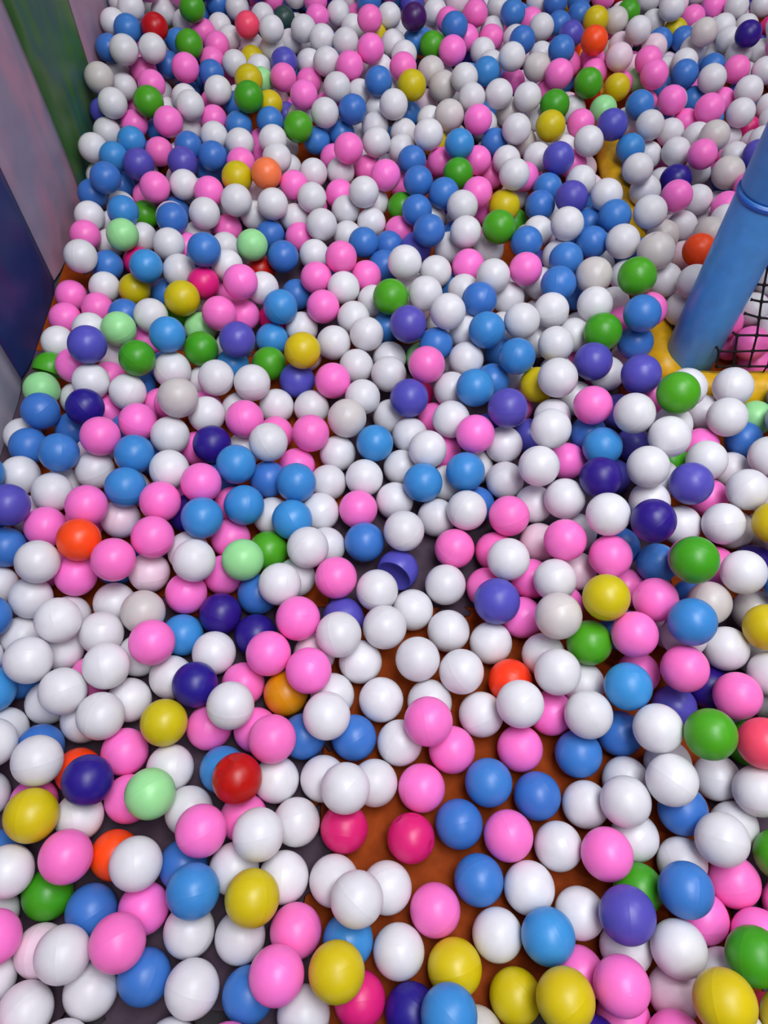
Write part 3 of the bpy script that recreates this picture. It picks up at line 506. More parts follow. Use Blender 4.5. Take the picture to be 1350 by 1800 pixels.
';4837,30811,350,3500,b;7319,-1010,350,3500,p;14117,25036,350,3500,p;12861,25040,350,3500,v;9927,28364,350,3500,s;15051,18874,350,3500,p'
';772,31624,350,3500,b;-4984,32704,350,3500,b;6724,26637,350,3500,w;-377,26567,350,3500,b;9809,20638,350,3500,b;13008,9065,350,3500,p'
';9006,4339,850,3500,v;6151,25344,930,3500,p;-5619,23794,350,3500,b;-6827,32438,350,3500,b;10235,16124,350,3500,b;6128,-719,350,3500,w'
';7156,4832,350,3500,w;-2468,29451,350,3500,b;10957,23024,350,3500,v;6194,26764,890,3500,b;12618,21928,350,3500,b;10812,10766,350,3500,w'
';4092,24830,350,3500,v;4988,9176,1090,3500,p;13242,25947,670,3500,w;3624,23233,350,3500,q;13620,18233,350,3500,p;3224,33965,350,3500,s'
';1793,18304,530,3500,w;15739,29840,770,3500,w;14202,15019,510,3500,w;2970,27552,870,3500,p;12827,14263,350,3500,w;11383,13678,350,3500,v'
';-5828,23981,1100,3500,w;12582,13195,350,3500,w;-5689,22109,350,3500,p;-1243,20626,350,3500,w;1914,20394,350,3500,p;-2283,32577,350,3500,s'
';-997,-970,810,3500,b;3035,25444,350,3500,w;9972,3834,890,3500,b;11392,14803,350,3500,q;15141,21114,350,3500,q;7826,25288,350,3500,w'
';-675,26217,890,3500,p;-4433,8320,350,3500,b;-6415,27661,850,3500,b;14945,33618,350,3500,q;15849,19295,350,3500,p;9593,12289,350,3500,p'
';13406,24832,750,3500,p;14546,22017,350,3500,b;13455,11622,350,3500,w;-7121,26011,350,3500,w;12148,22237,770,3500,p;6112,28248,950,3500,v'
';11306,19304,350,3500,w;370,20084,350,3500,p;3804,28838,350,3500,w;1954,23685,350,3500,w;9702,11031,350,3500,w;-6560,32609,990,3500,p'
';10486,6951,350,3500,b;4157,28746,950,3500,p;-3014,-1135,830,3500,w;10678,31095,350,3500,p;-4178,29679,350,3500,w;4274,26673,350,3500,q'
';13741,29015,350,3500,b;1730,25002,350,3500,b;12466,14108,950,3500,p;3766,32821,350,3500,p;-5218,17795,350,3500,w;8460,8636,350,3500,w'
';6621,24709,350,3500,w;7061,26604,970,3500,w;-4610,27171,350,3500,s;13350,30635,350,3500,b;1357,33328,350,3500,s;813,24819,1010,3500,p'
';11070,11751,470,3500,p;10039,14330,350,3500,w;-4013,32975,350,3500,w;-4958,8933,350,3500,b;15021,19435,770,3500,b;12471,11916,350,3500,q'
';11756,29942,350,3500,v;3761,31854,350,3500,b;1869,24873,1030,3500,w;2144,12730,350,3500,w;11047,17669,590,3500,p;9060,26588,350,3500,p'
';11209,10532,890,3500,w;7076,2282,730,3500,b;7448,33649,930,3500,s;9798,9097,590,3500,w;-6453,31260,350,3500,w;-1271,32528,870,3500,p'
';14524,20347,930,3500,s;8124,267,730,3500,p;-3431,30355,350,3500,b;-5106,26347,350,3500,w;9168,17017,350,3500,b;15844,27142,350,3500,p'
';-6834,29902,350,3500,w;9572,26955,670,3500,b;11835,13465,850,3500,p;13403,33164,350,3500,p;-1292,28978,350,3500,q;10041,15346,350,3500,w'
';15527,15400,350,3500,w;-4864,-1779,350,3500,w;16768,18219,850,3500,w;15821,32079,350,3500,b;6741,4377,690,3500,w;4200,33067,850,3500,w'
';5845,-1364,350,3500,v;3176,21260,530,3500,b;-5828,5975,350,3500,p;-3011,30499,910,3500,p;16034,14987,610,3500,s;12336,16819,350,3500,b'
';9000,32585,350,3500,v;16535,29847,350,3500,b;13831,29420,930,3500,w;-4098,26544,350,3500,w;8883,7357,910,3500,w;10192,8101,350,3500,s'
';-3889,33652,490,3500,w;12268,17579,350,3500,p;13705,11127,790,3500,w;10496,6137,350,3500,v;16803,23498,350,3500,s;4141,13933,350,3500,p'
';-311,30976,350,3500,w;2706,31578,870,3500,b;16868,19185,530,3500,s;-6003,17084,350,3500,q;12701,31620,350,3500,b;13850,20969,950,3500,b'
';-88,25681,350,3500,s;-199,30056,350,3500,w;10950,13344,790,3500,w;-3631,15754,350,3500,w;10798,28631,350,3500,w;13939,18327,970,3500,v'
';14296,26017,350,3500,q;12596,17122,930,3500,p;5190,25007,730,3500,w;14100,18930,350,3500,b;7008,32175,850,3500,w;7647,29740,850,3500,p'
';-4117,27640,790,3500,w;-5,28277,730,3500,p;-5094,25987,950,3500,p;-5605,32693,690,3500,p;2670,20509,350,3500,p;4705,33606,350,3500,p'
';546,31265,910,3500,p;14426,31614,350,3500,v;2180,32596,350,3500,w;9802,30890,350,3500,w;16219,23350,710,3500,w;13684,28064,350,3500,v'
';2098,33840,350,3500,b;16986,30699,350,3500,p;-4137,30837,350,3500,q;4896,-1615,350,3500,p;5005,24113,350,3500,w;5704,-1623,990,3500,p'
';10191,31654,350,3500,v;-5377,23028,350,3500,b;3931,16099,350,3500,b;9435,11215,990,3500,v;2798,10212,350,3500,w;4740,7044,350,3500,p'
';13054,28296,550,3500,w;8536,32491,870,3500,q;-3845,32702,990,3500,p;8911,26345,990,3500,w;8170,29137,350,3500,b;-5720,26161,630,3500,p'
';12377,21462,990,3500,q;579,21181,350,3500,w;-5075,16842,350,3500,q;7871,31067,350,3500,b;11479,6301,350,3500,w;10062,33485,910,3500,s'
';12685,24491,750,3500,q;-3957,7465,350,3500,p;12632,33716,350,3500,w;16618,24270,350,3500,v;8403,4796,990,3500,p;9661,13134,730,3500,p'
';12173,27147,350,3500,s;8468,3514,990,3500,w;12717,23804,350,3500,s;13410,22057,350,3500,b;9262,33402,350,3500,w;11137,28954,890,3500,q'
';5116,26410,570,3500,p;-1661,31741,350,3500,b;13450,20765,350,3500,v;1249,11768,350,3500,w;15154,16609,950,3500,v;-3660,17259,350,3500,q'
';-6917,23319,350,3500,w;-988,25771,350,3500,p;16025,24432,690,3500,b;13442,22706,610,3500,s;-5368,6872,350,3500,p;4392,21858,350,3500,w'
';11085,33749,350,3500,v;2,26614,950,3500,p;13399,19922,350,3500,v;1658,26339,350,3500,p;-2646,32722,950,3500,b;5743,-474,890,3500,p'
';1574,27133,490,3500,q;13572,27401,550,3500,p;8696,28681,430,3500,v;12120,28844,350,3500,b;15943,31813,990,3500,q;9189,6640,350,3500,w'
';-7062,5126,350,3500,p;14495,28558,350,3500,p;8023,17461,350,3500,p;-1813,29316,690,3500,v;11209,15735,350,3500,p;1979,8917,350,3500,v'
';1919,19714,530,3500,w;9722,6042,350,3500,q;8699,24554,870,3500,q;8314,27936,350,3500,w;-1239,23015,350,3500,q;-5544,31981,350,3500,s'
';6760,6712,350,3500,w;11698,12904,350,3500,b;5807,9932,350,3500,w;-5908,30283,350,3500,q;3672,28027,350,3500,p;-184,33729,350,3500,v'
';-1694,-1733,710,3500,w;-3487,27989,770,3500,w;-3284,29565,350,3500,w;4876,14474,350,3500,w;9119,32958,930,3500,p;13434,12625,350,3500,p'
';-457,31636,550,3500,p;2709,18860,350,3500,w;-4997,29908,350,3500,s;14231,31937,950,3500,w;14676,27535,350,3500,p;-5360,30248,850,3500,w'
';700,28271,350,3500,w;1313,30272,350,3500,w;-5112,29043,350,3500,b;8888,5200,350,3500,p;1089,33604,950,3500,w;-4883,31311,350,3500,b'
';7135,17331,350,3500,p;9587,8007,750,3500,p;14687,29778,350,3500,v;1260,32693,630,3500,b;10547,26751,350,3500,b;13066,33064,970,3500,s'
';14440,24116,350,3500,p;12288,25825,350,3500,v;4142,30121,350,3500,p;8282,8922,970,3500,s;5791,652,970,3500,p;16793,32748,350,3500,b'
';-6293,31910,570,3500,b;12658,12736,890,3500,w;11801,29242,830,3500,w;-4577,25208,350,3500,q;11032,14118,770,3500,w;6280,30151,810,3500,b'
';12537,20148,350,3500,p;-5599,25361,950,3500,s;136,17268,350,3500,w;8625,29503,750,3500,w;10844,20312,350,3500,q;2145,25602,730,3500,p'
';14520,14470,810,3500,v;194,18451,350,3500,s;12174,30709,350,3500,p;2011,-1102,350,3500,w;4183,22605,350,3500,q;14522,13167,350,3500,q'
';12133,7168,350,3500,b;6700,22866,350,3500,w;-1872,28463,350,3500,p;15600,23832,350,3500,w;-2338,25852,350,3500,b;8154,26394,350,3500,w'
';2050,31231,350,3500,v;-6866,33887,350,3500,p;16764,17469,350,3500,w;11821,21529,350,3500,p;387,28798,990,3500,s;11346,15259,890,3500,b'
';-6218,30577,910,3500,b;10365,27432,990,3500,v;4994,33097,750,3500,w;13009,18178,690,3500,b;10589,8883,350,3500,w;-2862,28647,350,3500,b'
';6738,6240,950,3500,w;4380,31284,850,3500,s;1012,28013,930,3500,w;16724,26508,970,3500,b;1633,31661,730,3500,p;9799,28015,950,3500,q'
';1682,28947,350,3500,p;11486,6832,810,3500,v;6674,6991,990,3500,q;658,25529,350,3500,s;7388,-1639,650,3500,v;-86,30493,890,3500,p'
';16863,28387,350,3500,q;9650,14583,890,3500,p;-16,-1632,350,3500,q;11892,11677,890,3500,b;10577,14940,550,3500,v;16284,28987,350,3500,v'
';-215,33339,950,3500,p;-5452,-352,890,3500,p;10911,9277,950,3500,b;11685,17499,830,3500,p;10577,7428,870,3500,s;15056,19997,350,3500,p'
';11222,16488,350,3500,w;-2982,33335,350,3500,w;15810,31268,350,3500,w;12805,16434,710,3500,s;13014,19594,850,3500,b;-2919,29255,870,3500,b'
';-6595,3320,350,3500,p;9333,24546,350,3500,b;14561,33486,930,3500,w;3522,25599,830,3500,p;15389,33888,830,3500,s;3978,6944,350,3500,s'
';-6739,25245,710,3500,q;7226,31624,350,3500,w;13868,26053,970,3500,p;13869,30978,890,3500,b;1685,29295,970,3500,b;8332,1676,350,3500,p'
';9212,2499,970,3500,p;12098,26718,910,3500,b;-1945,27727,350,3500,p;15055,29547,910,3500,v;11721,9167,790,3500,p;10266,5918,990,3500,w'
';-5655,29498,650,3500,s;15443,20631,770,3500,p;15107,22986,350,3500,q;8147,26942,790,3500,p;7656,6109,350,3500,s;1906,28157,830,3500,b'
';12569,18785,350,3500,w;-1982,23306,350,3500,b;16761,20176,350,3500,v;14027,28553,890,3500,w;7855,6418,950,3500,s;15097,26883,950,3500,q'
';9075,8654,690,3500,w;11248,32264,350,3500,p;-6136,2229,970,3500,b;-1240,33916,350,3500,p;805,31999,950,3500,w;4713,4846,350,3500,q'
';580,12974,350,3500,w;3622,17063,350,3500,p;-739,32576,350,3500,p;7233,28184,350,3500,w;6921,29440,350,3500,p;16207,30640,730,3500,p'
';8878,30246,350,3500,q;13202,31673,850,3500,p;6799,320,350,3500,w;11118,21470,350,3500,w;4482,-1362,870,3500,v;7558,27069,350,3500,b'
';15040,32771,350,3500,w;1019,29593,350,3500,w;2111,21276,350,3500,b;15253,32000,770,3500,b;16504,28739,970,3500,p;11714,7537,790,3500,w'
';-1191,19860,350,3500,w;13044,16989,350,3500,w;9036,12824,350,3500,w;16491,27529,350,3500,s;7350,13937,350,3500,w;-3231,27033,350,3500,w'
';-6141,33365,790,3500,p;10674,16484,790,3500,v;1617,30076,950,3500,v;6602,23653,350,3500,p;3478,32471,890,3500,b;-2306,27029,350,3500,p'
';10194,30225,350,3500,w;9234,32234,910,3500,p;1944,33001,890,3500,w;8235,23686,1290,3500,w;3060,22816,350,3500,p;16759,21822,350,3500,q'
';-3888,30645,990,3500,p;14653,17460,350,3500,q;3071,33130,350,3500,b;8094,30633,870,3500,q;12135,15408,970,3500,b;7544,19786,350,3500,q'
';2142,24427,350,3500,b;16927,27298,850,3500,q;-1947,24722,350,3500,w;4970,20056,350,3500,q;-2704,31610,970,3500,v;12241,14852,350,3500,w'
';-1458,21854,350,3500,b;11085,7485,350,3500,b;13228,14388,910,3500,q;-1034,29978,790,3500,b;11503,18277,350,3500,b;4076,26950,970,3500,p'
';14770,30932,870,3500,p;2492,23423,730,3500,w;10559,11022,970,3500,b;7093,8002,350,3500,w;12346,19285,790,3500,p;4652,31928,350,3500,w'
';14192,17223,830,3500,q;10427,25411,350,3500,w;16129,26180,350,3500,p;-2672,26317,770,3500,s;9231,30581,870,3500,w;13912,12918,770,3500,w'
';9474,3340,490,3500,p;14745,24499,850,3500,v;10468,17850,950,3500,b;16224,20128,810,3500,b;4033,26039,530,3500,q;-3684,31991,850,3500,p'
';15980,32875,350,3500,w;10899,26767,970,3500,b;-1194,30717,350,3500,w;14800,28224,890,3500,v;4460,30096,990,3500,q;7257,27712,870,3500,q'
';2772,30570,810,3500,q;2747,24405,710,3500,v;8717,5464,990,3500,p;-6563,22060,350,3500,w;-6878,31713,910,3500,q;7654,31635,910,3500,q'
';2734,28973,710,3500,w;11355,28072,350,3500,w;16510,17235,970,3500,b;12237,28319,810,3500,w;6795,26016,670,3500,w;-4561,-1070,350,3500,w'
';3225,31114,950,3500,p;-4801,30728,730,3500,q;2771,28239,350,3500,p;3764,24768,970,3500,w;9684,6869,790,3500,q;10042,12098,870,3500,p'
';-2283,28802,810,3500,s;-3356,33925,870,3500,w;-1450,19359,770,3500,p;14190,23123,350,3500,v;-2977,32246,350,3500,p;4101,29415,630,3500,s'
';-3530,22836,350,3500,p;4173,15399,350,3500,w;12772,15161,690,3500,s;-4918,21228,350,3500,b;-6817,21735,930,3500,p;11903,31831,350,3500,w'
';-650,30962,970,3500,s;10911,20712,930,3500,q;6746,30694,350,3500,b;-3616,24102,350,3500,b;14999,18416,890,3500,v;-7122,6105,350,3500,b'
';4848,7421,930,3500,w;6637,33366,350,3500,b;-266,29323,970,3500,w;-6873,20741,350,3500,w;-1092,-1513,350,3500,q;14,32176,910,3500,w'
';9827,30184,950,3500,p;8689,33961,350,3500,w;8890,6593,990,3500,q;4427,10396,350,3500,p;14342,26875,650,3500,b;9076,5931,610,3500,w'
';5558,12948,1250,3500,b;4855,5578,1390,3500,p;-346,-1159,990,3500,b;1459,24064,670,3500,q;12387,8061,970,3500,w;9670,4987,450,3500,w'
';9105,27952,350,3500,v;-3970,29061,610,3500,b;6428,-272,810,3500,w;11362,5989,970,3500,s;-4312,25900,810,3500,s;11922,25318,670,3500,p'
';-6108,26807,350,3500,v;7250,1410,350,3500,p;-684,22432,350,3500,w;14040,22441,870,3500,p;3600,27243,510,3500,p;7532,19341,910,3500,q'
';-1696,27965,970,3500,s;10062,3059,750,3500,w;15306,13604,350,3500,b;-5578,28081,350,3500,b;13377,17042,970,3500,p;9920,16422,910,3500,s'
';412,22147,350,3500,v;-5019,19088,350,3500,b;-685,21805,670,3500,w;2657,17887,350,3500,w;10631,21205,1350,3500,p;9964,10468,890,3500,v'
';16687,29431,910,3500,p;6520,2731,350,3500,p;2252,19228,910,3500,w;-1924,27258,910,3500,w;8425,33397,890,3500,v;639,33414,350,3500,w'
';10861,25539,890,3500,v;13673,24242,350,3500,b;8394,19133,350,3500,w;14396,25280,950,3500,w;-1867,25787,870,3500,s;-547,28695,350,3500,w'
';9074,10649,350,3500,w;-1674,30306,810,3500,b;1355,21634,350,3500,p;11386,33961,950,3500,p;16483,27883,970,3500,w;8300,25484,830,3500,p'
';13196,30108,790,3500,s;2957,-1244,350,3500,b;-7125,5626,870,3500,b;-789,25228,750,3500,q;-5438,33891,930,3500,b;16431,32954,930,3500,p'
';9970,19807,350,3500,b;6457,29352,870,3500,q;7967,1237,770,3500,p;4982,33781,970,3500,q;-5380,27384,350,3500,w;7657,28773,670,3500,w'
';14748,15771,350,3500,b;12784,31122,970,3500,p;-2936,-1801,530,3500,p;-3335,26051,350,3500,q;14081,11844,570,3500,q;14086,27647,970,3500,w'
';-5603,27762,990,3500,s;843,20522,630,3500,b;8185,-778,350,3500,w;3394,26313,350,3500,q;1444,-1042,870,3500,b;-6011,31302,910,3500,v'
';8007,2871,790,3500,b;16098,21763,710,3500,p;15836,27429,990,3500,v;3497,11545,710,3500,q;5501,27719,990,3500,b;6825,-1070,850,3500,w'
';7668,-899,950,3500,q;-4836,27540,910,3500,p;16853,31771,970,3500,w;-3647,26670,890,3500,w;3665,-1835,350,3500,w;2893,25987,790,3500,v'
';11928,32410,990,3500,p;-7092,21413,350,3500,b;4393,25652,990,3500,p;8489,6925,350,3500,b;6046,32824,990,3500,w;10510,8299,950,3500,b'
';555,30503,350,3500,p;8377,2307,990,3500,b;-6988,24077,1610,3500,q;-4424,28535,810,3500,v;8735,10662,970,3500,p;6178,33850,910,3500,v'
';13527,21629,910,3500,p;3914,4815,350,3500,s;-5752,1198,890,3500,p;10401,4106,350,3500,s;8503,-265,990,3500,v;11177,26290,350,3500,w'
';8839,22298,350,3500,b;-1066,27937,350,3500,w;6959,3155,710,3500,p;-1587,33208,970,3500,b;-4015,17926,350,3500,b;16134,15672,730,3500,v'
';9113,1696,890,3500,w;10205,21587,350,3500,w;234,25473,950,3500,v;9996,24133,350,3500,w;4165,11706,350,3500,w;-6948,28941,350,3500,p'
';16536,21064,970,3500,b;11457,18981,970,3500,p;1365,25995,890,3500,b;7514,7038,350,3500,p;5095,15732,490,3500,b;7514,1749,930,3500,w'
';8338,5978,450,3500,q;6615,17939,350,3500,p;10921,31557,830,3500,w;15211,15329,990,3500,v;13056,20953,910,3500,w;13940,33009,790,3500,w'
';7560,5632,870,3500,w;-6771,25043,1390,3500,b;-2794,25449,890,3500,w;1373,30911,630,3500,b;16629,25224,350,3500,w;2370,26614,890,3500,w'
';-3413,28668,930,3500,v;-7080,27895,730,3500,p;-6174,28663,790,3500,v;2676,19651,350,3500,b;12489,8974,810,3500,b;15836,22700,350,3500,b'
';8850,16152,350,3500,q;-1894,-846,690,3500,p;15368,17582,770,3500,s;14455,16327,890,3500,b;-5647,23278,1710,3500,p;8845,3661,350,3500,p'
';8867,25617,350,3500,b;10122,17345,350,3500,b;15634,28394,990,3500,p;-640,27088,750,3500,p;12655,25660,930,3500,v;-34,27447,950,3500,w'
';11079,18262,990,3500,p;12711,27746,830,3500,b;15930,18720,770,3500,w;8565,28113,990,3500,w;2431,-1797,350,3500,w;2755,33571,810,3500,b'
';13129,15802,350,3500,q;11759,16113,910,3500,p;15633,25287,350,3500,b;462,-1218,670,3500,q;9614,29310,350,3500,p;9299,21649,350,3500,w'
';10477,33102,350,3500,s;945,17030,350,3500,p;11656,31504,930,3500,p;-529,19534,350,3500,b;10678,19437,630,3500,p;16530,33944,350,3500,w'
';8819,31153,350,3500,v;7367,30982,830,3500,w;12608,30078,350,3500,p;7696,7964,710,3500,w;610,29636,930,3500,w;-535,24114,1470,3500,p'
';-4503,-1414,970,3500,q;-5189,24234,1490,3500,q;7212,569,870,3500,w;2615,29800,670,3500,b;14017,13966,350,3500,p;6706,14896,350,3500,q'
';-6254,22780,350,3500,w;5091,17998,470,3500,p;16898,30276,910,3500,v;489,33065,950,3500,s;12056,10462,890,3500,w;-59,25096,1470,3500,p'
';-6959,8809,350,3500,w;15113,23850,870,3500,w;8389,844,350,3500,p;6014,2445,750,3500,v;15854,16764,970,3500,p;11268,23019,990,3500,w'
';12607,11622,990,3500,v;-2660,30141,350,3500,q;-6964,6672,730,3500,b;4919,22735,350,3500,w;2488,14569,350,3500,p;9498,31340,810,3500,p'
';13092,29454,350,3500,b;4076,-1038,350,3500,w;6125,31161,950,3500,v;4177,33867,730,3500,p;14877,24980,350,3500,b;5015,21297,350,3500,b'
';-2878,27348,870,3500,p;15938,25317,990,3500,p;8336,18630,850,3500,s;10019,28767,930,3500,b;-6732,17524,350,3500,s;3288,30371,350,3500,w'
';-6503,2856,870,3500,p;3791,30643,950,3500,q;13735,33803,350,3500,v;11989,23478,350,3500,q;7878,22849,350,3500,w;-4882,26751,890,3500,p'
';-6870,26358,910,3500,q;4916,27112,350,3500,q;8433,21125,350,3500,p;14082,19689,350,3500,p;15746,22386,970,3500,b;-4006,20430,350,3500,w'
';-5426,20708,350,3500,b;8046,7169,850,3500,q;13253,24025,870,3500,b;14775,16749,350,3500,p;-4495,33671,850,3500,v;3432,10159,650,3500,w'
';1013,27602,350,3500,p;-4608,31987,350,3500,p;5160,9351,350,3500,w;14353,21690,950,3500,w;9929,26053,350,3500,w;1711,22175,630,3500,b'
';729,26517,350,3500,w;8946,11670,350,3500,p;-2014,32368,970,3500,b;14117,19241,990,3500,v;15780,26723,910,3500,p;2868,32134,350,3500,w'
';-4539,22079,350,3500,p;6639,28673,350,3500,w;-6877,28640,990,3500,s;12862,23292,810,3500,p;16943,16819,550,3500,v;14328,30403,990,3500,b'
';10865,12517,350,3500,v;11826,14459,870,3500,p;7158,-387,670,3500,p;5419,30823,950,3500,w;11354,8286,350,3500,p;-7078,4735,950,3500,s'
';2203,-1560,970,3500,v;15329,28825,350,3500,p;5357,13533,910,3500,s;15053,13395,970,3500,w;7326,23695,350,3500,b;-1036,31736,950,3500,b'
';8978,13280,890,3500,b;11399,20033,690,3500,p;-6344,22084,1330,3500,b;-1741,26611,670,3500,b;3974,18227,350,3500,w;4277,23508,350,3500,b'
';14656,12199,350,3500,w;11814,33314,350,3500,w;-6876,29352,930,3500,p;-3709,-1791,350,3500,p;3053,28311,990,3500,v;2007,30594,650,3500,b'
';-605,24538,350,3500,s;8362,8062,910,3500,w;12494,22819,350,3500,p;6709,1592,950,3500,p;13643,32117,350,3500,w;3767,10931,350,3500,p'
';-2260,33964,350,3500,b;16941,22562,350,3500,q;-4474,10564,350,3500,b;13612,15868,870,3500,v;8534,31406,950,3500,p;-2339,33323,630,3500,q'
';4380,20634,350,3500,q;15291,22257,350,3500,w;2752,32606,870,3500,p;1973,16445,350,3500,p;-5111,32171,870,3500,w;-4567,24839,1390,3500,b'
';12173,30374,970,3500,w;10644,32376,690,3500,p;-1963,20799,350,3500,w;3551,-1480,950,3500,p;-1416,18583,350,3500,b;8845,20499,350,3500,q'
';14017,24476,930,3500,q;11350,21802,930,3500,w;14769,22379,910,3500,p;6793,27450,350,3500,s;10927,4589,470,3500,v;16948,23860,950,3500,p'
';14505,18227,350,3500,p;15162,14764,350,3500,b;13629,17397,350,3500,w;12227,33764,930,3500,p;-3847,18936,350,3500,v;11951,25961,950,3500,p'
';16490,22740,930,3500,p;1831,17486,350,3500,b;12292,23702,950,3500,b;11862,18299,970,3500,v;15372,31343,990,3500,q;-4792,29241,950,3500,p'
';-5202,28593,890,3500,b;3431,24212,350,3500,p;10905,12218,990,3500,w;16928,25559,890,3500,p;-312,23048,350,3500,w;5154,8332,1290,3500,w'
';7030,30283,850,3500,s;4270,27384,350,3500,p;-6298,24596,350,3500,p;10750,29359,350,3500,p;14647,12707,870,3500,w;10015,15669,990,3500,w'
';-6213,25571,350,3500,b;13351,12104,850,3500,w;14116,13616,950,3500,p;7122,15456,410,3500,q;11011,33098,810,3500,p;4899,25579,350,3500,q'
';10767,5415,750,3500,w;8964,722,750,3500,s;9002,22752,870,3500,w;15436,33119,830,3500,p;16874,24691,850,3500,p;15562,14555,910,3500,p'
';-6820,22582,750,3500,b;14153,23588,890,3500,q;8279,18136,350,3500,w;1939,29657,350,3500,p;6522,-1547,350,3500,q;9228,13769,350,3500,p'
';5569,7,350,3500,b;15257,25666,810,3500,v;14725,17768,990,3500,p;-6619,21067,1010,3500,p;-4372,22908,350,3500,q;4533,28513,350,3500,v'
';-6722,18567,350,3500,w;14738,23092,950,3500,p;12147,24253,350,3500,p;3800,12705,350,3500,w;16849,33616,890,3500,p;-4466,13366,350,3500,p'
';12476,29554,810,3500,w;-5937,17853,350,3500,v;-4576,16278,350,3500,w;7071,24283,690,3500,w;10443,12756,890,3500,w;1568,20956,670,3500,w'
';12744,32374,790,3500,v;1061,-1716,350,3500,p;7655,32345,350,3500,w;3364,14549,370,3500,w;-1149,29230,990,3500,b;10,19893,930,3500,w'
';2739,24975,1130,3500,p;-3807,25029,1310,3500,b;6522,453,990,3500,b;4551,12489,350,3500,p;4911,30119,430,3500,v;4169,14658,350,3500,q'
';5365,8589,350,3500,w;4387,32107,990,3500,b;8584,11677,950,3500,b;13208,13484,470,3500,v;12963,27034,890,3500,v;11941,12667,970,3500,q'
';4652,27622,890,3500,w;-4033,23529,350,3500,p;9202,28660,930,3500,p;15545,19854,970,3500,p;10814,24720,350,3500,q;-944,-1843,950,3500,s'
';5109,25801,990,3500,b;11273,16866,950,3500,q;-4867,28142,350,3500,s;13293,28800,990,3500,p;-6374,7032,350,3500,q;-7102,30058,990,3500,b'
';7754,26299,930,3500,q;-5518,30948,350,3500,b;-5875,21450,510,3500,q;7781,20810,350,3500,b;7756,4571,610,3500,v;3463,19226,350,3500,p'
';6243,1332,350,3500,w;10732,15613,850,3500,w;11480,28340,990,3500,b;-2811,20946,530,3500,w;2598,9532,350,3500,p;16322,16364,350,3500,q'
';7119,32924,610,3500,p;13370,33909,950,3500,b;3812,27753,990,3500,w;1008,26824,930,3500,p;-6225,32820,350,3500,b;10739,4145,990,3500,v'
';12938,22293,870,3500,p;6095,14757,950,3500,b;2969,12908,350,3500,w;11168,8535,990,3500,w;-4657,32806,970,3500,w;12051,22904,970,3500,w'
';8933,27268,470,3500,v;3312,26701,930,3500,s;-6829,3882,970,3500,p;16050,17264,350,3500,w;-3682,24331,1390,3500,v;2915,-1804,870,3500,b'
';13497,18947,710,3500,p;-1713,15733,350,3500,p;-7091,33093,350,3500,b;-746,28257,890,3500,p;8809,17616,410,3500,p;16067,33808,990,3500,b'
';-5582,24442,630,3500,b;2327,8952,970,3500,w;9751,32481,350,3500,p;-7123,31112,490,3500,b;7890,5297,350,3500,v;6036,4377,350,3500,w'
';5109,14885,870,3500,b;10645,6715,990,3500,w;15139,21410,990,3500,b;-4062,24720,350,3500,p;2250,22763,350,3500,w;-4533,29926,910,3500,b'
';-4098,6467,350,3500,s;8996,12311,830,3500,s;10653,27981,570,3500,p;16807,31039,950,3500,q;14672,26286,950,3500,p;5195,5363,350,3500,b'
';-5246,24995,1470,3500,w;-4193,31521,670,3500,w;10820,21890,1390,3500,w;-2117,21832,590,3500,w;262,24024,350,3500,v;6995,28480,950,3500,w'
';9616,26247,950,3500,q;11231,22291,350,3500,w;10173,30793,950,3500,w;8885,2933,350,3500,w;12462,17830,990,3500,w;8296,32044,350,3500,b'
';11182,30869,990,3500,w;-2751,28260,930,3500,w;-653,33943,830,3500,q;3250,18281,350,3500,w;-5206,-776,350,3500,v;5042,9952,690,3500,p'
';-3507,29820,970,3500,s;12285,19972,990,3500,b;14373,15559,930,3500,b;3513,33494,790,3500,b;9539,13798,990,3500,w;10473,26206,790,3500,p'
';14579,32781,970,3500,p;10149,18426,630,3500,p;13416,10654,350,3500,b;16886,20457,990,3500,w;11831,12206,350,3500,q;13633,26840,970,3500,b'
';13776,20185,890,3500,s;-7094,24019,350,3500,q;8731,14,350,3500,q;10333,17094,970,3500,v;1947,11873,350,3500,w;9998,32188,950,3500,w'
';-1525,33948,990,3500,b;-7023,33513,930,3500,p;-1628,22221,930,3500,v;4634,18543,350,3500,w;-6272,24279,1650,3500,p;3886,19940,350,3500,b'
';13748,31412,350,3500,p;13637,17694,990,3500,p;2523,18351,870,3500,w;9425,15230,670,3500,p;5053,10880,350,3500,w;6070,3197,910,3500,w'
';16687,16248,950,3500,v;1841,32292,950,3500,p;10653,33932,930,3500,s;169,24217,1430,3500,p;-5254,20010,350,3500,p;9281,33907,850,3500,q'
';10414,29416,970,3500,w;10101,4849,990,3500,w;3577,5096,910,3500,w;-5259,31389,950,3500,s;-6367,25826,990,3500,p;13476,32454,950,3500,q'
';9858,2294,350,3500,w;628,12080,450,3500,q;4481,26374,970,3500,s;13473,15094,890,3500,q;7972,2320,350,3500,p;-582,17748,350,3500,w'
';-2857,23048,350,3500,b;230,33928,890,3500,w;11663,21131,970,3500,w;7298,7414,910,3500,b;9401,29564,970,3500,b;5053,23349,670,3500,p'
';-3251,33217,990,3500,b;9643,5582,890,3500,b;-6228,29727,990,3500,s;-964,20637,1010,3500,p;-457,20465,350,3500,s;8355,7640,350,3500,p'
';6764,-1816,950,3500,q;698,-1848,950,3500,w;-4634,6003,350,3500,b;-6140,1497,350,3500,w;11354,5404,350,3500,s;10335,22831,610,3500,w'
';15283,24946,930,3500,w;5431,26883,990,3500,w;-1559,31265,870,3500,p;5056,16450,350,3500,q;15673,29148,870,3500,p;16872,19754,950,3500,w'
';6546,19021,350,3500,w;15560,16091,710,3500,p;6334,27529,890,3500,b;-6138,25239,1630,3500,p;7759,8681,350,3500,q;6786,31418,870,3500,p'
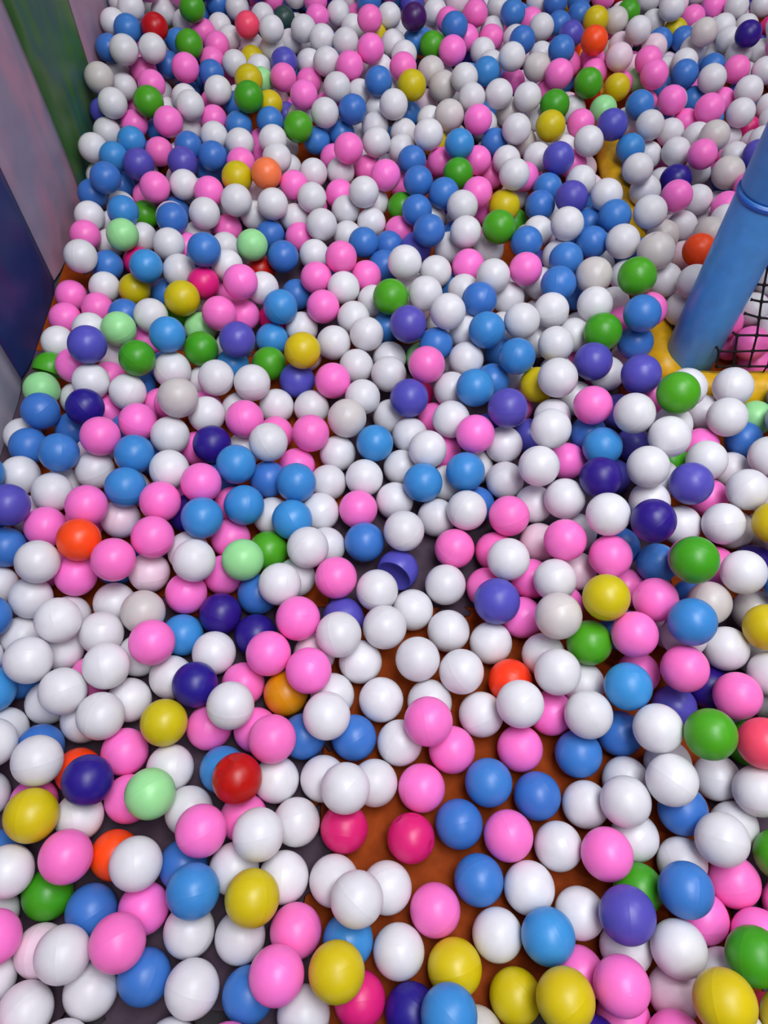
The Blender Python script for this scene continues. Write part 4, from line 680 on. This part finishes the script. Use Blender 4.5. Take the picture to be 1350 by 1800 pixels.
';-1629,10916,350,3500,q;-7097,7296,350,3500,w;7048,8064,1730,3500,b;10357,11524,350,3500,p;16938,21125,350,3500,v;530,26122,910,3500,v'
';6316,5187,1270,3500,b;7712,18887,350,3500,p;-5502,8386,350,3500,q;510,11312,770,3500,q;1787,15208,350,3500,w;-6383,26903,990,3500,p'
';-5854,24686,1230,3500,q;9092,31834,350,3500,w;4185,-646,990,3500,w;9368,1286,350,3500,w;-5612,26855,850,3500,p;-1383,21280,750,3500,s'
';14393,32436,350,3500,w;13436,23429,350,3500,q;11505,20662,350,3500,b;12346,31760,950,3500,w;2251,20328,970,3500,s;15298,30440,950,3500,p'
';-846,25149,1450,3500,p;5383,8862,1690,3500,w;-2657,33977,930,3500,p;16202,19364,970,3500,p;7141,29209,990,3500,b;16057,17865,970,3500,b'
';8587,15623,750,3500,w;-6885,7300,1270,3500,s;-4650,7586,350,3500,w;1305,25296,830,3500,q;-6492,23027,1950,3500,p;9060,15351,1270,3500,w'
';-4913,-812,990,3500,p;890,30344,950,3500,w;6832,33981,630,3500,q;4120,13763,1030,3500,b;8079,22111,350,3500,q;3386,6586,470,3500,w'
';1140,28833,790,3500,b;10378,14422,990,3500,s;-3178,11142,350,3500,w;-2022,25263,1310,3500,p;-4926,14895,710,3500,w;7961,27737,930,3500,s'
';-3972,13378,850,3500,b;-6192,21351,1490,3500,b;6001,16265,1010,3500,b;3963,23971,790,3500,b;1407,-1788,970,3500,b;4660,4463,950,3500,w'
';8270,16336,710,3500,b;15574,23314,990,3500,w;7149,22599,1010,3500,w;-5746,489,830,3500,p')
LABELS = [
(0, 'nearest white ball below the big mustard ball near the left edge'),
(1, 'nearest pink ball to the lower right of the big mustard ball near the left edge'),
(2, 'orange ball mostly hidden behind a white ball in the lower left'),
(3, 'nearest white ball below the mint green ball in the lower left'),
(5, 'nearest blue ball to the left of the yellow ball among white balls, lower left middle'),
(6, 'dark green shaded ball under a pink ball at the lower left edge'),
(7, 'nearest blue ball to the lower right of the big mustard ball near the left edge'),
(8, 'nearest pink ball to the left of the yellow ball among white balls, lower left middle'),
(9, 'second pink ball to the left of the yellow ball among white balls, lower left middle'),
(10, 'second white ball below the mint green ball in the lower left'),
(11, 'yellow ball among white balls, lower left middle'),
(12, 'nearest white ball below the yellow ball among white balls, lower left middle'),
(13, 'nearest pink ball below the big mustard ball near the left edge'),
(14, 'second white ball below the navy ball touching the big mustard ball'),
(15, 'nearest white ball with painted pink bounce light below the big mustard ball near the left edge'),
(16, 'fourth white ball below the navy ball touching the big mustard ball'),
(17, 'second blue ball below the mint green ball in the lower left'),
(18, 'second white ball to the left of the big yellow ball with a seam, bottom middle'),
(19, 'nearest blue ball below the yellow ball among white balls, lower left middle'),
(20, 'white ball in the bottom left corner of the pit'),
(25, 'nearest white ball to the lower right of the mint green ball in the lower left'),
(26, 'nearest white ball to the lower left of the magenta ball under a white ball'),
(27, 'nearest pink ball to the lower left of the magenta ball under a white ball'),
(28, 'nearest pink ball to the left of the big yellow ball with a seam, bottom middle'),
(29, 'big yellow ball with a seam, bottom middle'),
(30, 'nearest white ball to the left of the navy ball on the bottom edge'),
(31, 'magenta-pink ball wedged right of the big seamed yellow ball'),
(32, 'nearest white ball below the magenta ball under a white ball'),
(33, 'nearest white ball to the lower left of the creased magenta ball on the orange mat'),
(34, 'nearest white ball to the lower right of the magenta ball under a white ball'),
(35, 'nearest blue ball above the big yellow ball with a seam, bottom middle'),
(36, 'nearest white ball above the navy ball on the bottom edge'),
(37, 'nearest pink ball below the creased magenta ball on the orange mat'),
(38, 'nearest blue ball to the lower right of the creased magenta ball on the orange mat'),
(39, 'nearest white ball to the upper right of the navy ball on the bottom edge'),
(40, 'yellow ball on the orange mat behind a light blue ball, bottom middle'),
(41, 'navy ball on the bottom edge'),
(42, 'nearest blue ball to the right of the navy ball on the bottom edge'),
(44, 'yellow ball left of a bigger yellow one at the bottom edge'),
(45, 'nearest white ball to the right of the creased magenta ball on the orange mat'),
(46, 'nearest pink ball above the large violet ball, lower right'),
(47, 'nearest white ball to the left of the large violet ball, lower right'),
(48, 'nearest blue ball above the yellow ball at the bottom right of centre'),
(49, 'large violet ball, lower right'),
(50, 'dark green ball mostly hidden behind the large violet ball, lower right'),
(51, 'nearest blue ball to the upper left of the green ball low on the right edge'),
(52, 'nearest white ball to the upper left of the yellow ball in the bottom right corner'),
(53, 'nearest pink ball below the coral red ball at the right edge'),
(55, 'nearest pink ball to the upper left of the green ball low on the right edge'),
(57, 'green ball low on the right edge'),
(61, 'yellow ball at the bottom right of centre'),
(62, 'nearest pink ball to the right of the yellow ball at the bottom right of centre'),
(63, 'nearest pale pink ball to the left of the yellow ball in the bottom right corner'),
(64, 'yellow ball in the bottom right corner'),
(72, 'third white ball above the navy ball touching the big mustard ball'),
(76, 'nearest white ball to the left of the yellow ball alone left of the amber one'),
(77, 'nearest white ball above the mint green ball in the lower left'),
(80, 'nearest white ball above the big mustard ball near the left edge'),
(82, 'navy ball touching the big mustard ball'),
(83, 'nearest pink ball to the upper right of the navy ball touching the big mustard ball'),
(84, 'yellow ball alone left of the amber one'),
(85, 'navy ball above the left yellow ball'),
(86, 'nearest white ball to the lower right of the navy ball above the left yellow ball'),
(87, 'nearest pink ball to the right of the yellow ball alone left of the amber one'),
(89, 'nearest white ball to the upper right of the mint green ball in the lower left'),
(91, 'dented dark red ball in the pit'),
(92, 'mint green ball in the lower left'),
(93, 'nearest pink ball to the lower right of the navy ball touching the big mustard ball'),
(94, 'nearest white ball to the right of the mint green ball in the lower left'),
(95, 'nearest white ball below the navy ball touching the big mustard ball'),
(96, 'big mustard ball near the left edge'),
(98, 'nearest pink ball to the lower right of the mint green ball in the lower left'),
(99, 'nearest white ball above the yellow ball among white balls, lower left middle'),
(103, 'amber ball beneath two pink balls'),
(105, 'nearest white ball to the lower right of the amber ball beneath two pink balls'),
(106, 'third white ball to the right of the amber ball beneath two pink balls'),
(108, 'nearest white ball to the upper right of the creased magenta ball on the orange mat'),
(109, 'nearest pink ball to the right of the amber ball beneath two pink balls'),
(110, 'nearest pink ball to the upper right of the creased magenta ball on the orange mat'),
(111, 'nearest white ball above the creased magenta ball on the orange mat'),
(113, 'nearest blue ball above the magenta ball under a white ball'),
(114, 'nearest pink ball to the upper right of the dented dark red ball'),
(115, 'nearest white ball to the right of the dented dark red ball'),
(116, 'nearest white ball to the upper left of the magenta ball under a white ball'),
(117, 'nearest white ball above the magenta ball under a white ball'),
(118, 'nearest white ball to the upper right of the magenta ball under a white ball'),
(119, 'nearest white ball to the left of the magenta ball under a white ball'),
(120, 'nearest pink ball above the creased magenta ball on the orange mat'),
(121, 'nearest blue ball to the upper right of the creased magenta ball on the orange mat'),
(122, 'nearest blue ball to the right of the creased magenta ball on the orange mat'),
(123, 'magenta ball under a white ball'),
(124, 'creased magenta ball on the orange mat'),
(125, 'nearest pink ball to the right of the creased magenta ball on the orange mat'),
(126, 'second white ball to the lower left of the dark green ball under the pink ball'),
(127, 'nearest pink ball below the orange ball half hidden behind a white ball'),
(128, 'nearest pink ball to the lower left of the dark green ball under the pink ball'),
(129, 'second white ball below the dark green ball under the pink ball'),
(130, 'nearest blue ball below the cream-white ball left of the ringed yellow ball'),
(131, 'nearest blue ball to the left of the green ball beside the coral red one'),
(132, 'nearest blue ball to the lower right of the dark green ball under the pink ball'),
(133, 'nearest white ball to the left of the green ball beside the coral red one'),
(136, 'green ball beside the coral red one'),
(137, 'nearest pink ball to the upper right of the green ball beside the coral red one'),
(138, 'coral red ball at the right edge'),
(140, 'second white ball to the lower left of the green ball beside the coral red one'),
(141, 'second white ball above the large violet ball, lower right'),
(143, 'third white ball above the large violet ball, lower right'),
(144, 'nearest blue ball to the upper left of the large violet ball, lower right'),
(145, 'nearest white ball to the upper left of the large violet ball, lower right'),
(146, 'nearest white ball above the large violet ball, lower right'),
(147, 'nearest blue ball to the lower left of the coral red ball at the right edge'),
(148, 'nearest white ball below the green ball beside the coral red one'),
(149, 'nearest white ball below the coral red ball at the right edge'),
(150, 'nearest white ball above the green ball low on the right edge'),
(152, 'nearest white ball to the upper right of the large violet ball, lower right'),
(159, 'nearest white ball to the lower left of the red-orange ball on the left'),
(160, 'nearest pink ball to the lower right of the violet ball cut by the left edge'),
(161, 'red-orange ball on the left'),
(162, 'nearest white ball with painted pink bounce light to the upper right of the red-orange ball on the left'),
(163, 'nearest pink ball to the lower right of the red-orange ball on the left'),
(164, 'nearest pink ball to the right of the red-orange ball on the left'),
(165, 'nearest pink ball below the red-orange ball on the left'),
(166, 'second white ball to the lower left of the red-orange ball on the left'),
(167, 'nearest white ball with painted pink bounce light to the left of the pale mint ball touching a green one'),
(168, 'nearest white ball to the lower right of the red-orange ball on the left'),
(170, 'nearest white ball to the left of the pale mint ball touching a green one'),
(172, 'nearest blue ball to the upper left of the pale mint ball touching a green one'),
(174, 'pale mint ball touching a green one'),
(176, 'nearest pink ball to the upper left of the navy ball half under mid-left pink balls'),
(178, 'second white ball below the red-orange ball on the left'),
(179, 'grey-cream ball behind a raised pink ball, left side of the pit'),
(180, 'nearest white ball to the upper left of the navy ball above the left yellow ball'),
(182, 'fourth white ball to the upper left of the navy ball touching the big mustard ball'),
(184, 'nearest blue ball to the lower left of the navy ball half under mid-left pink balls'),
(185, 'navy ball half under mid-left pink balls'),
(188, 'nearest white ball below the navy ball half under mid-left pink balls'),
(189, 'nearest pink ball to the upper left of the navy ball above the left yellow ball'),
(190, 'fourth white ball to the left of the navy ball above the left yellow ball'),
(192, 'nearest white ball above the yellow ball alone left of the amber one'),
(196, 'nearest blue ball to the upper right of the pale mint ball touching a green one'),
(198, 'nearest white ball to the upper left of the dented violet ball'),
(200, 'second white ball to the right of the pale mint ball touching a green one'),
(203, 'nearest white ball to the lower right of the pale mint ball touching a green one'),
(204, 'nearest pink ball to the left of the dented violet ball'),
(205, 'nearest blue ball to the upper left of the dented violet ball'),
(206, 'nearest white ball above the dented violet ball'),
(207, 'nearest white ball to the upper right of the dented violet ball'),
(208, 'second white ball to the upper right of the dented violet ball'),
(209, 'nearest pink ball below the violet ball right of the mid-pit pink ball'),
(210, 'dented violet ball in the pit'),
(211, 'nearest white ball to the lower left of the dented violet ball'),
(212, 'nearest white ball below the dented violet ball'),
(213, 'nearest white ball to the right of the dented violet ball'),
(214, 'nearest pink ball to the right of the dented violet ball'),
(216, 'nearest white ball above the violet ball leaning on white balls, right of centre'),
(218, 'violet ball leaning on white balls, right of centre'),
(220, 'second white ball below the dented violet ball'),
(221, 'nearest white ball to the upper right of the amber ball beneath two pink balls'),
(222, 'nearest pink ball to the right of the navy ball half under mid-left pink balls'),
(223, 'nearest pink ball to the lower right of the navy ball half under mid-left pink balls'),
(224, 'nearest pink ball to the upper right of the amber ball beneath two pink balls'),
(226, 'second white ball to the right of the amber ball beneath two pink balls'),
(227, 'third white ball to the left of the orange ball half hidden behind a white ball'),
(228, 'nearest white ball to the lower right of the dented violet ball'),
(229, 'nearest white ball below the violet ball leaning on white balls, right of centre'),
(230, 'nearest white ball to the left of the orange ball half hidden behind a white ball'),
(231, 'orange ball half hidden behind a white ball'),
(233, 'nearest pink ball to the upper left of the yellow ball ringed by pink balls'),
(234, 'nearest white ball below the dark navy ball overlapping a violet one'),
(235, 'navy ball above the bright green ball'),
(237, 'nearest white ball to the lower right of the violet ball with a scratch, right side'),
(242, 'nearest pink ball above the yellow ball ringed by pink balls'),
(243, 'nearest blue ball below the navy ball above the bright green ball'),
(244, 'bright green ball, upper of the right side'),
(245, 'nearest white ball to the right of the bright green ball, upper of the right side'),
(247, 'nearest white ball above the cream-white ball left of the ringed yellow ball'),
(250, 'nearest pink ball to the left of the cream-white ball left of the ringed yellow ball'),
(251, 'cream-white ball left of the ringed yellow ball'),
(252, 'yellow ball ringed by pink balls'),
(254, 'nearest pink ball to the right of the yellow ball ringed by pink balls'),
(255, 'translucent grey-cream ball tucked under the bright green ball on the right'),
(258, 'nearest blue ball to the left of the yellow ball touching the right edge'),
(259, 'yellow ball touching the right edge'),
(260, 'nearest pink ball to the lower right of the yellow ball ringed by pink balls'),
(261, 'dark green ball under the pink ball'),
(263, 'nearest white ball to the lower left of the dark green ball under the pink ball'),
(266, 'nearest pink ball above the green ball beside the coral red one'),
(267, 'nearest white ball to the lower left of the yellow ball touching the right edge'),
(270, 'violet ball resting near the navy wall panel'),
(271, 'half-deflated dark green ball against the printed wall'),
(275, 'left of two green balls side by side'),
(276, 'right of two green balls side by side'),
(277, 'nearest white ball above the large cream ball left of centre'),
(279, 'nearest white ball to the left of the yellow ball beside the violet and green balls'),
(281, 'second white ball to the upper right of the navy ball left of centre'),
(282, 'nearest white ball below the violet ball resting near the navy wall panel'),
(283, 'nearest white ball below the left of two green balls side by side'),
(287, 'navy ball near the wall, above pink one'),
(289, 'nearest blue ball to the left of the navy ball near the wall, above pink one'),
(292, 'nearest blue ball to the upper right of the violet ball cut by the left edge'),
(293, 'nearest pink ball to the left of the navy ball left of centre'),
(296, 'large cream ball left of centre'),
(298, 'nearest white ball above the navy ball left of centre'),
(300, 'nearest pink ball to the upper right of the navy ball left of centre'),
(301, 'nearest pink ball to the upper right of the violet ball cut by the left edge'),
(302, 'second blue ball to the left of the navy ball left of centre'),
(303, 'nearest white ball below the large cream ball left of centre'),
(304, 'nearest white ball below the navy ball near the wall, above pink one'),
(305, 'nearest blue ball to the upper right of the red-orange ball on the left'),
(306, 'nearest white ball to the lower left of the navy ball left of centre'),
(307, 'navy ball left of centre'),
(309, 'nearest blue ball to the lower right of the navy ball left of centre'),
(311, 'nearest white ball above the violet ball cut by the left edge'),
(312, 'nearest white ball to the right of the violet ball cut by the left edge'),
(314, 'violet ball cut by the left edge'),
(315, 'nearest pink ball above the red-orange ball on the left'),
(316, 'second pink ball to the lower left of the navy ball left of centre'),
(317, 'nearest pink ball below the navy ball left of centre'),
(318, 'nearest blue ball above the pale mint ball touching a green one'),
(321, 'yellow ball beside the violet and green balls'),
(322, 'nearest white ball to the right of the yellow ball beside the violet and green balls'),
(326, 'nearest white ball to the upper left of the violet ball alone among white balls'),
(328, 'nearest pink ball to the upper right of the violet ball alone among white balls'),
(333, 'nearest blue ball to the right of the violet ball alone among white balls'),
(336, 'nearest pink ball to the left of the violet ball alone among white balls'),
(340, 'nearest cream ball to the left of the violet ball alone among white balls'),
(342, 'violet ball alone among white balls'),
(345, 'nearest white ball to the lower right of the violet ball alone among white balls'),
(346, 'violet ball right of the mid-pit pink ball'),
(347, 'nearest pink ball to the left of the dark navy ball overlapping a violet one'),
(349, 'second white ball below the violet ball alone among white balls'),
(351, 'second pink ball below the yellow ball beside the violet and green balls'),
(353, 'second white ball to the right of the navy ball left of centre'),
(354, 'second white ball to the lower left of the violet ball alone among white balls'),
(355, 'nearest blue ball to the lower left of the violet ball alone among white balls'),
(357, 'third white ball to the lower left of the violet ball alone among white balls'),
(359, 'nearest blue ball below the yellow ball beside the violet and green balls'),
(361, 'nearest pink ball to the upper left of the dented violet ball'),
(362, 'second white ball above the dented violet ball'),
(363, 'nearest blue ball below the violet ball alone among white balls'),
(366, 'nearest blue ball to the lower right of the violet ball alone among white balls'),
(368, 'nearest white ball below the violet ball right of the mid-pit pink ball'),
(369, 'third white ball below the violet ball right of the mid-pit pink ball'),
(372, 'third white ball to the upper left of the dark navy ball overlapping a violet one'),
(373, 'nearest blue ball to the left of the violet ball above the lone bright pink one'),
(374, 'violet ball above the lone bright pink one'),
(377, 'violet ball at the foot of the blue pole'),
(378, 'green ball at the foot of the blue pole'),
(379, 'nearest pink ball below the violet ball above the lone bright pink one'),
(382, 'nearest white ball to the upper left of the dark navy ball overlapping a violet one'),
(383, 'nearest white ball below the violet ball at the foot of the blue pole'),
(384, 'nearest blue ball above the dark navy ball overlapping a violet one'),
(388, 'nearest white ball to the left of the dark navy ball overlapping a violet one'),
(389, 'dark navy ball overlapping a violet one'),
(393, 'nearest white ball to the right of the dark navy ball overlapping a violet one'),
(394, 'nearest white ball to the upper left of the violet ball with a scratch, right side'),
(397, 'fourth white ball to the upper right of the violet ball with a scratch, right side'),
(398, 'second white ball to the upper right of the violet ball with a scratch, right side'),
(402, 'nearest white ball to the upper right of the violet ball with a scratch, right side'),
(405, 'violet ball with a scratch, right side'),
(406, 'second white ball to the right of the violet ball with a scratch, right side'),
(409, 'nearest white ball to the lower left of the dark navy ball overlapping a violet one'),
(434, 'third white ball above the violet ball resting near the navy wall panel'),
(436, 'mint green ball farthest back along the printed wall, beside a blue ball'),
(440, "nearest blue ball to the upper right of the yellow ball above the pit's left middle"),
(446, "nearest blue ball to the upper left of the yellow ball above the pit's left middle"),
(450, "third pink ball to the right of the yellow ball above the pit's left middle"),
(455, "yellow ball above the pit's left middle"),
(462, 'mint ball directly below the dark yellow wall-side ball'),
(464, "nearest pink ball to the right of the yellow ball above the pit's left middle"),
(468, 'nearest blue ball to the left of the right of two green balls side by side'),
(469, 'violet ball behind the yellow ball, between pink and green balls'),
(496, 'green ball just in front of a yellow one, far middle of the pit'),
(517, 'second white ball to the upper right of the green ball in the middle distance'),
(528, "nearest blue ball to the right of the yellow ball above the pit's left middle"),
(529, 'nearest pink ball to the left of the green ball in the middle distance'),
(531, 'green ball in the middle distance'),
(534, 'nearest blue ball to the right of the violet ball just below the middle-distance green ball'),
(536, 'second white ball to the right of the violet ball just below the middle-distance green ball'),
(537, 'violet ball just below the middle-distance green ball'),
(542, 'nearest white ball to the left of the violet ball just below the middle-distance green ball'),
(545, 'second blue ball to the right of the violet ball just below the middle-distance green ball'),
(559, 'fourth white ball to the left of the orange ball beside the blue pole'),
(562, 'nearest white ball to the left of the orange ball beside the blue pole'),
(566, 'nearest pink ball above the violet ball right of the mid-pit pink ball'),
(568, "grey-white ball left of the green ball at the yellow pad's near end"),
(569, 'fifth blue ball to the left of the orange ball beside the blue pole'),
(572, "green ball at the yellow floor pad's near end"),
(574, 'second white ball above the violet ball above the lone bright pink one'),
(576, "nearest blue ball below the green ball at the yellow floor pad's near end"),
(578, 'sixth white ball to the left of the orange ball beside the blue pole'),
(579, 'third white ball above the violet ball right of the mid-pit pink ball'),
(583, 'fourth white ball above the dark navy ball overlapping a violet one'),
(585, "green ball in front of a white one, left of the pole's foot"),
(588, 'nearest white ball below the orange ball beside the blue pole'),
(591, 'orange ball beside the blue pole'),
(592, 'translucent cream ball, slightly squashed, right of the long yellow floor pad'),
(600, "nearest white ball above the green ball at the yellow floor pad's near end"),
(914, 'nearest pink ball below the orange ball beside the blue pole'),
(915, 'second pink ball to the lower right of the orange ball beside the blue pole'),
]

RAW = [r.split(',') for r in DATA.split(';')]
ROWS = []
for r in RAW:
    ROWS.append((int(r[0])/1e4, int(r[1])/1e4, int(r[2])/1e4, int(r[3])/1e5, r[4]))
CAMV = Vector((0, 0, CAM_H)); UPV = Vector((0, math.sin(PITCH), math.cos(PITCH))); RT = Vector((1, 0, 0))
def dented(key, p, r, dents, crumple=0):
    vs, fs = sphere_arrays(96, 64, False)
    to = (CAMV-Vector(p)).normalized(); up = (UPV - to*UPV.dot(to)).normalized(); rt = up.cross(to) if up.cross(to).x > 0 else -up.cross(to)
    for (a, b, c, cap) in dents:
        d = np.array((rt*a + up*b + to*c).normalized())
        h = vs@d - (1-cap); h = np.where(h > 0, h, 0)
        vs = vs - 1.85*h[:, None]*d[None]
    if crumple:
        rs = np.random.RandomState(4)
        for _ in range(9):
            d = rs.normal(size=3); d /= np.linalg.norm(d); h = vs@d-(1-crumple); h = np.where(h > 0, h, 0); vs = vs-1.5*h[:, None]*d[None]
    me = ball_mesh(key, vs, fs, r); return me
SPECIAL = {91: ([(-.42,.55,.72,.045),(-.10,.80,.58,.03),(-.62,.25,.74,.025),(.3,-.30,.9,.012)],), 210: ([(-.42,-.62,.62,.52)],), 271: ([(-.25,-.93,.12,.68)],), 124: ([(-.6,.75,.35,.03),(.85,-.25,.45,.03),(.15,.9,.35,.02)],), 592: ([(-.3,.9,.3,.05)],)}
rs = random.Random(11)
first = {}
for idx, label in LABELS:
    x, y, z, r, k = ROWS[idx]
    if idx in SPECIAL:
        me = dented(k, (x, y, z), r-.0002, *SPECIAL[idx]); o = bpy.data.objects.new('plastic_ball', me); sc_ = 1
    else:
        if k not in first:
            o = bpy.data.objects.new('plastic_ball', SHARED[k]); first[k] = o
        else: o = first[k].copy()
        s = (r-.00015)/R0/1.004; o.scale = (s, s, s)
        o.rotation_euler = (rs.uniform(0, 6.28), rs.uniform(0, 6.28), rs.uniform(0, 6.28))
    COL.objects.link(o); o.location = (x, y, z)
    o['label'] = label; o['category'] = 'ball'; o['group'] = 'loose plastic balls filling the pit'
# the rest of the pile, past the three hundred that show largest
used = {i for i, _ in LABELS}
rest = [i for i in range(len(ROWS)) if i not in used]
V2, F2 = sphere_arrays(30, 15, False)
nv, nf = len(V2), len(F2)
tot = len(rest)
co = np.empty((tot*nv, 3), dtype=np.float32); tint = np.empty(tot*nv, dtype=np.float32)
fl = [len(f) for f in F2]; flat = np.array([i for f in F2 for i in f]); nl = len(flat)
loops = np.empty(tot*nl, dtype=np.int32); starts = np.empty(tot*nf, dtype=np.int32); mi = np.empty(tot*nf, dtype=np.int32)
st = np.concatenate([[0], np.cumsum(fl)[:-1]])
for n_, i in enumerate(rest):
    x, y, z, r, k = ROWS[i]
    M = np.array(Matrix.Rotation(rs.uniform(0, 6.28), 3, 'X') @ Matrix.Rotation(rs.uniform(0, 6.28), 3, 'Z'))
    co[n_*nv:(n_+1)*nv] = (V2*(r-.00015))@M.T + np.array([x, y, z])
    tint[n_*nv:(n_+1)*nv] = rs.random()
    loops[n_*nl:(n_+1)*nl] = flat + n_*nv; starts[n_*nf:(n_+1)*nf] = st + n_*nl; mi[n_*nf:(n_+1)*nf] = KEYS.index(k)
me = bpy.data.meshes.new('ball_pile')
me.vertices.add(tot*nv); me.vertices.foreach_set('co', co.ravel())
me.loops.add(tot*nl); me.loops.foreach_set('vertex_index', loops)
me.polygons.add(tot*nf); me.polygons.foreach_set('loop_start', starts)
for k in KEYS: me.materials.append(MATS[k])
me.polygons.foreach_set('material_index', mi); me.polygons.foreach_set('use_smooth', np.ones(tot*nf, dtype=bool))
a = me.attributes.new('tint', 'FLOAT', 'POINT'); a.data.foreach_set('value', tint)
me.update(calc_edges=True); me.validate()
link('plastic_balls', me, kind='stuff', label='mass of smaller-looking plastic balls in many colours, far part of the pit', category='ball pile')
